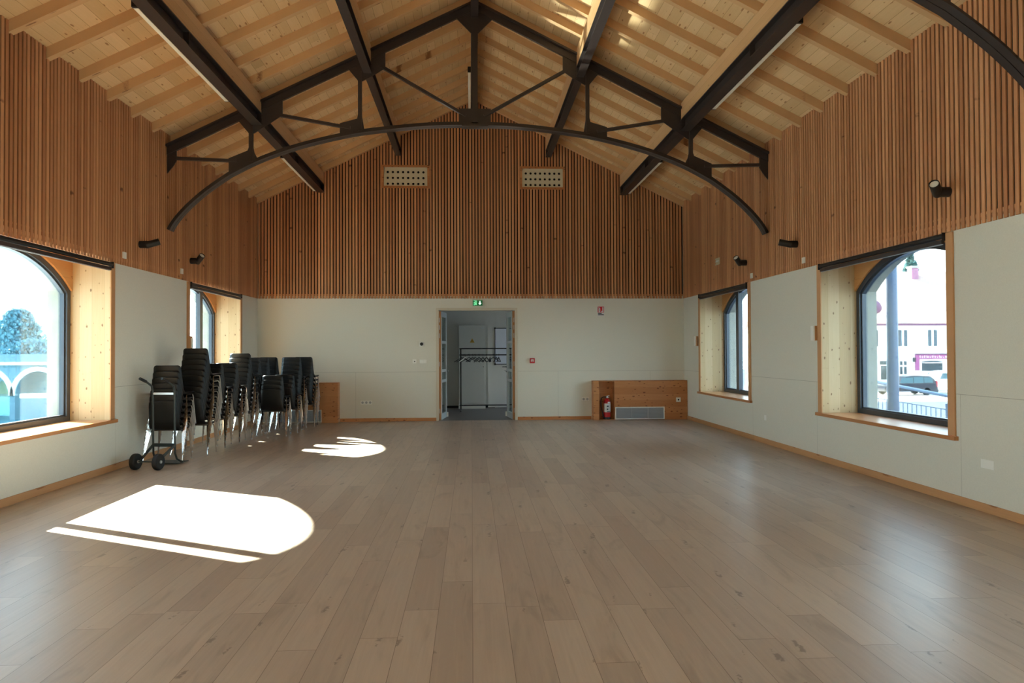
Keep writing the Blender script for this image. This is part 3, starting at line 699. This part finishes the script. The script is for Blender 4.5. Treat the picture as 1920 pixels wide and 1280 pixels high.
b=MB(); b.box(-.018,.018,-.02,.02,.46,.50); b.bar((-.012,0,.495),(.05,-.03,.52),.02,.012); b.bar((-.012,0,.475),(.045,-.03,.478),.02,.01); b.build('valve_handle',M['alulight'],fe)
b=MB(); b.tube([(-.01,-.01,.485),(-.08,-.02,.488),(-.125,-.02,.46),(-.14,-.02,.38),(-.135,-.03,.28),(-.115,-.03,.18),(-.10,-.03,.13)],.011,8); b.build('hose',M['rubber'],fe,smooth=True)
b=MB(); b.tube([(-.102,-.03,.14),(-.09,-.03,.06)],[.012,.02],10); b.build('nozzle',M['black'],fe,smooth=True)

# ------------------------------------------------------------------ stacking chairs
def make_chair():
    e=empty('stacking_chair')
    prof=[(.225,.425,.38),(.215,.442,.405),(.17,.452,.42),(.08,.446,.425),(-.02,.438,.425),(-.10,.438,.42),(-.155,.455,.415),(-.19,.495,.40),(-.212,.57,.39),(-.232,.66,.38),(-.25,.76,.37),(-.259,.815,.36),(-.263,.838,.335),(-.265,.847,.29)]
    nx=8; b=MB(); vs=[]
    for j,(y,z,w) in enumerate(prof):
        for i in range(nx+1):
            t=i/nx*2-1; back=max(0,min(1,(z-.46)/.2)); c=.018*t*t
            vs.append((t*w/2, y+c*back*1.2, z+c*(1-back)*.7))
    fs=[(j*(nx+1)+i,j*(nx+1)+i+1,(j+1)*(nx+1)+i+1,(j+1)*(nx+1)+i) for j in range(len(prof)-1) for i in range(nx)]
    b.add(vs,fs); sh=b.build('seat_shell',M['plastic'],e)
    sh.data.shade_smooth()
    m=sh.modifiers.new('thick','SOLIDIFY'); m.thickness=.011; m.offset=0
    for s in (-1,1):
        b=MB(); q=[(.268,-.25,.012),(.211,-.118,.40),(.204,-.10,.422),(.200,-.075,.430),(.200,.10,.432),(.202,.132,.426),(.206,.147,.40),(.232,.175,.012)]
        b.tube([(s*x,y,z) for x,y,z in q],.0085,7); fr=b.build('leg_frame',M['chrome'],e,smooth=True)
        for x,y in ((.270,-.253),(.233,.176)):
            b=MB(); b.tube([(s*x,y,0),(s*(x-.004),y+(.008 if y<0 else -.003),.022)],.0105,7); b.build('foot_cap',M['footcap'],fr,smooth=True)
    for y in (-.06,.10):
        b=MB(); b.tube([(-.2,y,.428),(.2,y,.428)],.008,6); b.build('cross_bar',M['chrome'],e,smooth=True)
    return e
ORD=['topmost','second','third','fourth','fifth','sixth','seventh','eighth','ninth','tenth']
STACKS=[ # x, y, rotation, chairs, description
 (-4.21,9.98,.03,7,'stack on the hand truck'),
 (-4.10,10.62,-.02,10,'tallest stack, just behind the hand truck'),
 (-4.17,11.50,.02,7,'nearer of two equal stacks before the left window'),
 (-4.11,12.02,0,7,'farther of two equal stacks before the left window'),
 (-4.07,12.55,-.02,9,'tall stack at the window jamb'),
 (-4.06,13.07,.01,8,'wall row stack just past the jamb'),
 (-4.05,13.58,0,8,'wall row stack, second from the corner'),
 (-4.03,14.12,.02,8,'wall row stack in the corner'),
 (-3.58,12.92,.0,4,'low stack showing its broad back'),
 (-3.50,13.42,-.02,4,'low stack behind the broad backed one'),
 (-3.53,13.94,.0,8,'tall stack behind both low ones'),
 (-3.42,14.46,-.02,8,'stack beside the left pine cabinet end')]
proto=make_chair(); first=True
for (x,y,rz,n,desc) in STACKS:
    for k in range(n):
        c=proto if first else copy_tree(proto); first=False
        dy=.025*k
        c.location=(x-dy*math.sin(rz),y+dy*math.cos(rz),.08*k); c.rotation_euler=(0,0,rz)
        i=n-1-k; nm=ORD[i]+('-from-top' if i else '')
        if k==0: nm='lowest'
        tag(c,'%s black chair, %s'%(nm,desc),'chair','stacked black chairs')

# ------------------------------------------------------------------ hand truck
ht=empty('hand_truck',(-4.165,9.20,0),-.17); tag(ht,'dark two wheeled hand truck tucked under the first chair stack','hand truck')
HWD=.155
for s in (-1,1):
    b=MB(); b.tube([(s*HWD,.34,1.02),(s*HWD,.35,.9),(s*HWD,.36,.28),(s*HWD,.365,.16),(s*HWD,.40,.085),(s*HWD,.48,.04),(s*HWD,.53,.03)],.0135,8); b.build('side_rail',M['truck'],ht,smooth=True)
    b=MB(); b.tube([(s*HWD,.34,1.01),(s*HWD,.325,1.06),(s*HWD-.02,.22,1.13),(s*HWD-.035,.14,1.165)],.014,8); g_=b.build('handle',M['truck'],ht,smooth=True)
    b=MB(); b.tube([(s*HWD-.018,.23,1.123),(s*HWD-.037,.13,1.168)],.019,10); b.build('grip',M['rubber'],g_,smooth=True)
    b=MB(); b.bar((s*HWD,.355,.27),(s*(HWD-.03),.03,.105),.012,.035); b.build('axle_strut',M['truck'],ht)
    q=Matrix.Translation((s*HWD-s*.0,0,.105))@Matrix.Rotation(PI/2,4,'Y')
    b=MB(); b.lathe([(.055,-.03),(.085,-.036),(.101,-.026),(.105,-.008),(.105,.008),(.101,.026),(.085,.036),(.055,.03)],24,q); wv=b.build('wheel',M['rubber'],ht,smooth=True)
    b=MB(); b.lathe([(.056,-.026),(.056,.026)],20,q); b.lathe([(.02,-.042),(.02,.042)],12,q); b.build('hub',M['alulight'],wv,smooth=True)
b=MB(); b.tube([(-HWD,0,.105),(HWD,0,.105)],.009,8); b.build('axle',M['truck'],ht,smooth=True)
b=MB(); b.box(-HWD,HWD,.34,.35,.945,.972); b.build('cross_plate',M['alulight'],ht)
b=MB(); b.box(-HWD,HWD,.345,.368,.25,.295); b.build('cross_bar',M['truck'],ht)
b=MB(); b.box(-HWD-.01,HWD+.01,.40,.66,.018,.026); b.build('toe_plate',M['truck'],ht)

# ------------------------------------------------------------------ outside right: terrace rail, square, cars, houses
GZ=-2.4
b=MB(); b.box(5.4,140,-40,140,GZ-.2,GZ); struct(b.build('ground_square',simple('asphalt',lin(66,76,92),.9,noise=.15,nscale=3)),'asphalt square outside the right windows','ground')
b=MB(); b.box(22,60,55.2,61.5,GZ,GZ+.06); b.prism([(8,50.3),(70,50.3),(70,55.2),(8,55.2)],'Z',GZ,GZ+.03); struct(b.build('pavement',simple('pale_paving',lin(222,216,204),.9,noise=.06,nscale=2)),'pale paving beyond the asphalt','pavement')
rl=empty('terrace_railing',(8,11.9,GZ)); tag(rl,'thin blue grey baluster railing outside the right window','railing')
MR=simple('rail_steel',lin(96,112,132),.4,.4)
b=MB(); b.bar((0,-3.2,2.87-GZ-2.4+.0),(0,4,3.0-GZ-2.4),.03,.018); 
rz0=lambda y:.505+.028*y
b=MB(); b.bar((0,-3.2,rz0(-3.2)-GZ),(0,4.2,rz0(4.2)-GZ),.035,.014); b.build('top_bar',MR,rl)
b=MB(); b.bar((0,-3.2,rz0(-3.2)-GZ-.9),(0,4.2,rz0(4.2)-GZ-.9),.035,.014); b.build('bottom_bar',MR,rl)
for k in range(57):
    y=-3.2+.13*k; q=MB(); q.box(-.006,.006,y-.006,y+.006,rz0(y)-GZ-.9,rz0(y)-GZ); q.build('baluster',MR,rl)
for y in (-3.2,-.63,1.9,4.2):
    q=MB(); q.box(-.02,.02,y-.02,y+.02,0,rz0(y)-GZ+.1); q.build('post',MR,rl)
b=MB(); b.tube([(-.05,-3.2,.44-GZ),(-.05,-.65,.725-GZ),(-.05,1.4,.875-GZ),(-.05,4.2,1.05-GZ)],.028,10); b.build('handrail',simple('rail_grey',lin(120,140,165),.4,.3),rl,smooth=True)
lp=empty('lamp_post',(7.5,11.98,GZ)); tag(lp,'thick blue grey lamp post standing outside the right window','lamp post')
b=MB(); b.lathe([(.125,0),(.105,2.0),(.088,5.5),(.07,7.5)],20); b.build('shaft',simple('post_paint',lin(72,92,118),.35,.2,noise=.1,nscale=6),lp,smooth=True)
b=MB(); b.lathe([(.16,0),(.16,.12),(.13,.2)],20); b.build('base_collar',M['alu'],lp,smooth=True)
b=MB(); b.tube([(0,0,7.4),(.3,0,7.7),(.9,0,7.75)],.05,10); b.build('arm',M['alu'],lp,smooth=True)
b=MB(); b.box(.8,1.4,-.12,.12,7.68,7.8); b.build('lantern',M['alu'],lp,bevel=.03)

def wheel(parent,x,y,r,w=.2):
    q=Matrix.Translation((x,y,r))@Matrix.Rotation(PI/2,4,'X')
    b=MB(); b.lathe([(r*.66,-w/2),(r*.93,-w/2),(r,-w*.35),(r,w*.35),(r*.93,w/2),(r*.66,w/2)],24,q); o=b.build('wheel',M['rubber'],parent,smooth=True)
    b=MB(); b.lathe([(r*.66,-w*.3),(r*.66,w*.3)],24,q)
    for k in range(8):
        a=2*PI*k/8; b.bar((x+.04*math.cos(a),y-w*.36,r+.04*math.sin(a)),(x+r*.62*math.cos(a),y-w*.36,r+r*.62*math.sin(a)),.05,.02,(0,1,0))
    b.build('rim',M['alulight'],o)
def car(loc,rz,L,H,Wd,body,roofline,belt,paint,label,cat,name,wheels,rear_lamp,glassmat_):
    e=empty(name,loc,rz); tag(e,label,cat)
    b=MB(); h=Wd/2
    b.prism(body,'Y',-h,h); b.build('body',paint,e,bevel=.05)
    b=MB(); rp=roofline; n=len(rp)
    vs=[(x,-h*(1-.10*(z-belt)/(H-belt)),z) for x,z in rp]+[(x,h*(1-.10*(z-belt)/(H-belt)),z) for x,z in rp]
    b.add(vs,[list(range(n)),list(range(2*n-1,n-1,-1))]+[(i,(i+1)%n,n+(i+1)%n,n+i) for i in range(n)]); b.build('cabin',paint,e,bevel=.04)
    for x in wheels:
        for s in (-1,1): wheel(e,x,s*(h-.1),.33)
    b=MB()
    for (x0,x1,z0,z1,sh) in glassmat_:
        for s in (-1,1):
            yy=lambda z: s*(h*(1-.10*(z-belt)/(H-belt))+.012)
            b.add([(x0+sh[0],yy(z0),z0),(x1+sh[1],yy(z0),z0),(x1,yy(z1),z1),(x0,yy(z1),z1)],[(0,1,2,3)])
    b.build('side_glass',simple('car_glass',lin(38,72,82),.1),e)
    x,z0,z1=rear_lamp
    for s in (-1,1):
        b=MB(); b.box(x-.05,x+.05,s*(h-.18),s*(h+.01),z0,z1); b.build('tail_lamp',M['red'],e)
    return e
carpaint=simple('black_car_paint',lin(26,28,40),.18,.2,.6)
body=[(-2.3,.35),(2.25,.35),(2.3,.6),(2.28,.95),(2.15,1.02),(-1.15,1.0),(-2.1,.82),(-2.32,.62)]
roof=[(-1.25,.98),(2.2,1.0),(2.05,1.35),(1.75,1.60),(.2,1.66),(-.35,1.58)]
car((36.75,57.0,GZ+.06),0,4.6,1.66,1.8,body,roof,1.0,carpaint,'black estate car parked on the square, before the white van','car','estate_car',(-1.5,1.35),(2.24,.72,1.2),
    [(-.75,.15,1.04,1.5,(-.3,0)),(.2,1.05,1.04,1.53,(0,0)),(1.1,1.75,1.06,1.5,(0,.15))])
vanp=simple('white_van_paint',lin(240,240,238),.3)
body=[(-2.2,.35),(2.4,.35),(2.45,1.3),(-1.2,1.25),(-2.0,1.0),(-2.25,.65)]
roof=[(-1.25,1.2),(2.45,1.28),(2.4,1.9),(2.2,2.0),(-.3,1.98),(-.7,1.75)]
car((41.3,58.6,GZ+.06),0,4.7,2.0,1.9,body,roof,1.25,vanp,'white van parked behind the black car on the square','van','delivery_van',(-1.45,1.5),(2.42,.8,1.3),[(-.75,-.05,1.3,1.8,(-.25,0)),(0,.7,1.3,1.8,(0,0))])

def house(x0,x1,y0,y1,z1,ridge,label,nm='town_house'):
    e=empty(nm,((x0+x1)/2,y0,GZ)); w=(x1-x0)/2; h=z1-GZ; dp=y1-y0
    tag(e,label,'building')
    b=MB(); b.box(-w,w,0,dp,0,h); b.prism([(0,h),(dp,h),(dp/2,ridge-GZ)],'X',-w,w); b.build('wall',M['hw'],e)
    b=MB(); o=.35
    b.hexa([(-w-.2,-o,h-.12),(w+.2,-o,h-.12),(w+.2,dp/2,ridge-GZ),(-w-.2,dp/2,ridge-GZ),(-w-.2,-o,h+.03),(w+.2,-o,h+.03),(w+.2,dp/2,ridge-GZ+.15),(-w-.2,dp/2,ridge-GZ+.15)])
    b.hexa([(-w-.2,dp/2,ridge-GZ),(w+.2,dp/2,ridge-GZ),(w+.2,dp+o,h-.12),(-w-.2,dp+o,h-.12),(-w-.2,dp/2,ridge-GZ+.15),(w+.2,dp/2,ridge-GZ+.15),(w+.2,dp+o,h+.03),(-w-.2,dp+o,h+.03)])
    k=0; x=-w
    while x<w: b.tube([(x+.1,-o-.02,h-.06),(x+.1,.1,h+.16)],.09,6); x+=.24
    b.build('roof',M['tile'],e)
    q=MB(); q.box(-w-.2,w+.2,-o-.16,-o-.04,h-.2,h-.06); q.build('eave_shade',M['dkpink'],e)  # plum strip added along the eave in place of its shadow line
    return e,w
M['hw']=simple('pale_facade',lin(238,232,222),.9,noise=.04,nscale=1.5)
M['tile']=simple('clay_tiles',lin(176,146,130),.85,noise=.3,nscale=6)
M['shut']=simple('grey_green_shutter',lin(52,66,76),.6)
M['wglass']=simple('dark_window',lin(34,52,60),.15)
M['pink']=simple('magenta_fascia',lin(150,66,116),.5)
M['dkpink']=simple('plum_paint',lin(92,40,78),.5)
he,w=house(30,52,63,74,3.95,9.3,'pale rendered house with tiled roof and pink shop front across the square')
for xx,z0,z1 in ((37.6,1.95,3.3),(40.45,1.95,3.3),(43.35,1.95,3.3),(46.4,1.95,3.3),(34.6,1.95,3.3)):
    b=MB(); x=xx-41; b.box(x-.13,x+.13,-.02,.05,z0-GZ,z1-GZ); wv=b.build('window',M['paper'],he)
    for s in (-1,1):
        q=MB(); q.box(x+s*.13,x+s*.42,-.07,-.01,z0-GZ-.12,z1-GZ+.04); q.build('shutter',M['shut'],wv)
for (xa,xb,z0,z1) in ((38.2,39.0,.1,.45),(38.3,38.95,-1.3,0),(40.15,40.4,.05,.42),(40.55,40.8,.05,.42),(40.15,40.4,-.8,-.1),(40.55,40.8,-.8,-.1)):
    b=MB(); b.box(xa-41,xb-41,-.02,.05,z0-GZ,z1-GZ); b.build('window',M['wglass'],he)
b=MB(); b.box(.62,4.6,-.22,0,1.0-GZ,1.12-GZ); b.build('fascia_cap',M['dkpink'],he)
b=MB(); b.box(.62,4.6,-.16,0,.62-GZ,1.0-GZ); fb=b.build('fascia',M['pink'],he)
random.seed(3); b=MB(); x=1.0
while x<4.2:
    ww=random.choice((.05,.08,.11)); hh=random.choice((.1,.16,.22)); b.box(x,x+ww,-.17,-.16,.72-GZ,.72+hh-GZ); b.box(x,x+ww+.03,-.17,-.16,.72-GZ,.75-GZ); x+=ww+random.choice((.05,.06,.16))
b.build('lettering',M['white'],fb)
b=MB(); b.box(.62,1.0,-.12,0,-.45-GZ,.62-GZ); b.box(3.95,4.6,-.12,0,-.5-GZ,.62-GZ); b.build('shop_pilaster',M['pink'],he)
b=MB(); b.prism([(1.3,-.5-GZ),(3.3,-.5-GZ),(3.3,.34-GZ),(2.9,.42-GZ),(2.3,.46-GZ),(1.7,.42-GZ),(1.3,.34-GZ)],'Y',-.03,.05); b.build('shop_window',M['wglass'],he)
b=MB(); b.box(1.28,3.32,-.5,-.02,.22-GZ,.3-GZ); b.build('awning_bar',M['paper'],he)
rs=lambda z: (z-3.95)/(9.3-3.95)*5.5
b=MB(); b.hexa([(-.1,rs(4.85)-.0,4.95-GZ),(1.1,rs(4.85),4.95-GZ),(1.45,rs(5.6),5.7-GZ),(.25,rs(5.6),5.7-GZ),(-.1,rs(4.85),5.08-GZ),(1.1,rs(4.85),5.08-GZ),(1.45,rs(5.6),5.83-GZ),(.25,rs(5.6),5.83-GZ)])
sk=b.build('skylight',M['wglass'],he)
b=MB(); b.ring([(-.2,0),(1.2,0),(1.2,.1),(-.2,.1)],[(-.15,.02),(1.15,.02),(1.15,.08),(-.15,.08)],'Y',rs(4.8),rs(4.85)); b.build('kerb',M['alu'],sk)
b=MB(); b.box(3.45,4.15,4.6,5.3,7.6-GZ,9.9-GZ); ch=b.build('chimney',simple('brick',lin(150,104,124),.9,noise=.15,nscale=8),he)
b=MB(); b.box(3.37,4.23,4.52,5.38,9.75-GZ,9.95-GZ); b.build('chimney_cap',M['stone'],ch)
b=MB(); b.lathe([(.7,0),(.62,.12),(.35,.26),(.02,.32)],18,Matrix.Translation((-2.7,rs(5.3)-.5,5.6-GZ))@Matrix.Rotation(1.25,4,'X')); b.build('satellite_dish',M['dkpink'],he,smooth=True)
b=MB(); b.box(.42,.58,-.18,0,.35-GZ,.75-GZ); b.build('wall_lantern',M['black'],he)
# gable behind

# trees
def leafy(name,label,loc,blobs,mat,trunk_h,n,ls,seed,conifer=False,group=None):
    e=empty(name,loc); tag(e,label,'tree',group); rnd=random.Random(seed)
    b=MB()
    for i in range(n):
        if conifer:
            t=rnd.random()**.7; a=rnd.random()*2*PI; R=blobs[0]*(1-t)*(.55+.45*((math.floor(t*9)%2)*.5+.5))*rnd.random()**.4
            p=Vector((R*math.cos(a),R*math.sin(a),trunk_h+t*blobs[1]-R*.25))
        else:
            c=rnd.choice(blobs); 
            d=Vector((rnd.gauss(0,1),rnd.gauss(0,1),rnd.gauss(0,1))).normalized()*(rnd.random()**.33)
            p=Vector((c[0]+d.x*c[3],c[1]+d.y*c[3],c[2]+d.z*c[3]*.9))
        q=Euler((rnd.random()*6,rnd.random()*6,rnd.random()*6)).to_matrix(); s=ls*(.6+.8*rnd.random())
        b.add([p+q@Vector((-s,-s*.6,0)),p+q@Vector((s,-s*.6,0)),p+q@Vector((s*.7,s*.6,s*.2)),p+q@Vector((-s*.7,s*.6,0))],[(0,1,2,3)])
    b.build('crown',mat,e)
    b=MB(); b.tube([(0,0,0),(.05,0,trunk_h*.6),(0,.05,trunk_h*1.2)],[.3,.24,.15],8); b.build('trunk',M['bark'],e,smooth=True)
M['bark']=simple('bark',lin(96,84,72),.9,noise=.2,nscale=8)
M['leaf']=simple('hazy_leaf',lin(92,140,152),.8,noise=.12,nscale=.5)  # distant haze painted into the leaves as a paler, bluer colour
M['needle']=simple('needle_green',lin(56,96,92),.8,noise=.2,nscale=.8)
leafy('conifer_tree','dark conifer rising behind the roof ridge across the square',(52.2,79.6,GZ),(3.4,9.4),M['needle'],6.0,2200,.3,5,True)

# ------------------------------------------------------------------ outside left: river, arched bridge, trees
RZ=-3.6
b=MB(); b.box(-160,-24,-60,190,RZ-.3,RZ); struct(b.build('river',simple('river_water',lin(70,124,136),.15,noise=.2,nscale=.4)),'pale river below the left windows','river')
bk=MB(); bk.box(-31.6,-24,50.6,51.3,-1.62,-1.32); bk.box(-31.6,-24,50.65,51.3,RZ,-1.62,1)  # lower wall face takes a darker blue-grey than the ledge
struct(bk.build('ground_bank',[simple('bank_stone',lin(208,204,192),.9,noise=.2,nscale=1),simple('bank_wall_lower',lin(96,128,138),.8,noise=.2,nscale=1)]),'pale stone river bank by the bridge','river bank')
br=empty('arched_bridge',(-31,56,0)); tag(br,'pale stone bridge with round arches over the river','bridge')
b=MB(); span=3.9; R_=1.75
def brpoly(x0,n):
    top=.75; pts=[(x0,top),(x0,RZ-.0)]
    for k in range(n):
        c=x0+span*(k+.5); pts+=[(c-R_,RZ)]
        for i in range(13): a=PI-PI*i/12; pts.append((c+R_*math.cos(a),-1.75+1.9*math.sin(a)))
        pts+=[(c+R_,RZ)]
    pts+=[(x0+span*n,RZ),(x0+span*n,top)]; return pts
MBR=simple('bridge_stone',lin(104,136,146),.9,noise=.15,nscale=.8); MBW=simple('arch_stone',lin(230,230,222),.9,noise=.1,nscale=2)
poly=brpoly(-24,12)
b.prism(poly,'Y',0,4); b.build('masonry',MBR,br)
b=MB(); b.box(-24,24,-.25,4.25,.62,.85); b.build('string_course',MBW,br)
b=MB(); b.box(-24,24,-.1,.2,.85,1.45); b.box(-24,24,3.8,4.1,.85,1.45); b.build('parapet',MBR,br)
for k in range(12):
    c=-24+span*(k+.5); b=MB(); A=[(c+(R_+.35)*math.cos(PI*i/14),-1.75+2.25*math.sin(PI*i/14)) for i in range(15)]; B_=[(c+R_*math.cos(PI*i/14),-1.75+1.9*math.sin(PI*i/14)) for i in range(15)]
    b.ring(A,B_,'Y',-.12,.02,closed=False); b.build('arch_ring',MBW,br)
TREES=((-52.6,84,[(0,0,7.9,1.5),(.3,0,6.6,2.0),(-.3,0,5.0,2.5),(.4,0,3.4,2.9)],7000,'tall round tree beyond the bridge'),
 (-60.2,92,[(0,0,6.4,2.3),(1.6,0,4.6,2.4),(-1.6,0,4.4,2.4),(0,0,3,3)],6000,'broad tree beyond the bridge, at the left window edge'),
 (-45.0,74,[(0,0,4.3,1.4),(1.2,0,3.4,1.5),(-1.3,0,3.5,1.6),(0,0,2.2,2.4)],5000,'lower sloping tree beyond the bridge, beside the window jamb'),
 (-71,114,[(0,0,5.6,2.8),(3,0,4.6,2.8),(-3,0,4.6,2.8),(0,0,3,3.4)],6000,'wide tree furthest up the river'))
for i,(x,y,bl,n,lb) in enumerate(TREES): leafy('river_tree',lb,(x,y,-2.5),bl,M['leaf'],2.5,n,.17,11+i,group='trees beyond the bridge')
b=MB(); b.box(-160,-24,92,170,RZ,-1.0); struct(b.build('ground_far_bank',simple('far_bank',lin(130,150,120),.9,noise=.2,nscale=.3)),'green far bank beyond the bridge','ground')

# ------------------------------------------------------------------ light
w=bpy.data.worlds.new('World'); SC.world=w; w.use_nodes=True; nt=w.node_tree; nt.nodes.clear()
out=nt.nodes.new('ShaderNodeOutputWorld'); bg=nt.nodes.new('ShaderNodeBackground'); nt.links.new(bg.outputs[0],out.inputs[0])
tc=nt.nodes.new('ShaderNodeTexCoord'); sp=nt.nodes.new('ShaderNodeSeparateXYZ'); nt.links.new(tc.outputs['Generated'],sp.inputs[0])
rp=nt.nodes.new('ShaderNodeValToRGB'); nt.links.new(sp.outputs[2],rp.inputs[0]); nt.links.new(rp.outputs[0],bg.inputs[0])
E0=rp.color_ramp.elements; E0[0].position=.0; E0[0].color=(.83,.94,1,1); E0[1].position=.9; E0[1].color=(.40,.62,1,1)
q=rp.color_ramp.elements.new(.25); q.color=(.70,.86,1,1)
SKY=4.5; SUN=39.; EXPO=1.2
bg.inputs[1].default_value=SKY
L=bpy.data.lights.new('sun','SUN'); L.energy=SUN; L.angle=.0093; L.color=(1,.95,.88)
so=bpy.data.objects.new('sun',L); COL.objects.link(so); so.location=(-40,30,40)
so.rotation_mode='QUATERNION'; so.rotation_quaternion=Vector((1.455,-.76,-1)).to_track_quat('-Z','Y')

L2=bpy.data.lights.new('sun_glint_stand_in','SUN'); L2.energy=3.2; L2.angle=.02; L2.color=(1,.95,.86)  # added upward sun lamp, stands in for sunlight reflected by the river
s2=bpy.data.objects.new('sun_glint_stand_in',L2); COL.objects.link(s2); s2.location=(-30,30,-3)
s2.rotation_mode='QUATERNION'; s2.rotation_quaternion=Vector((1.455,-.76,1)).to_track_quat('-Z','Y')

# ------------------------------------------------------------------ camera
cam=bpy.data.cameras.new('camera'); co=bpy.data.objects.new('camera',cam); COL.objects.link(co); SC.camera=co
cam.sensor_width=36; cam.sensor_fit='HORIZONTAL'; cam.lens=36*1302.24/1920; cam.clip_end=400
yaw,pitch,roll=.0584,.0143,.0046
cy,sy,cp,sp_,cr_,sr=math.cos(yaw),math.sin(yaw),math.cos(pitch),math.sin(pitch),math.cos(roll),math.sin(roll)
r0=Vector((cy,-sy,0)); fw=Vector((sy*cp,cy*cp,sp_)); u0=Vector((-sy*sp_,-cy*sp_,cp))
Rv=r0*cr_-u0*sr; Uv=r0*sr+u0*cr_
mt=Matrix((Rv,Uv,-fw)).transposed().to_4x4(); mt.translation=Vector((0,0,1.5)); co.matrix_world=mt

vs=SC.view_settings; vs.view_transform='Standard'; vs.look='None'; vs.gamma=1; vs.use_curve_mapping=False; vs.exposure=EXPO
SC.cycles.use_denoising=True; SC.cycles.max_bounces=10; SC.cycles.diffuse_bounces=6; SC.cycles.transparent_max_bounces=16
SC.cycles.sample_clamp_indirect=6; SC.cycles.caustics_reflective=True; SC.cycles.blur_glossy=.5
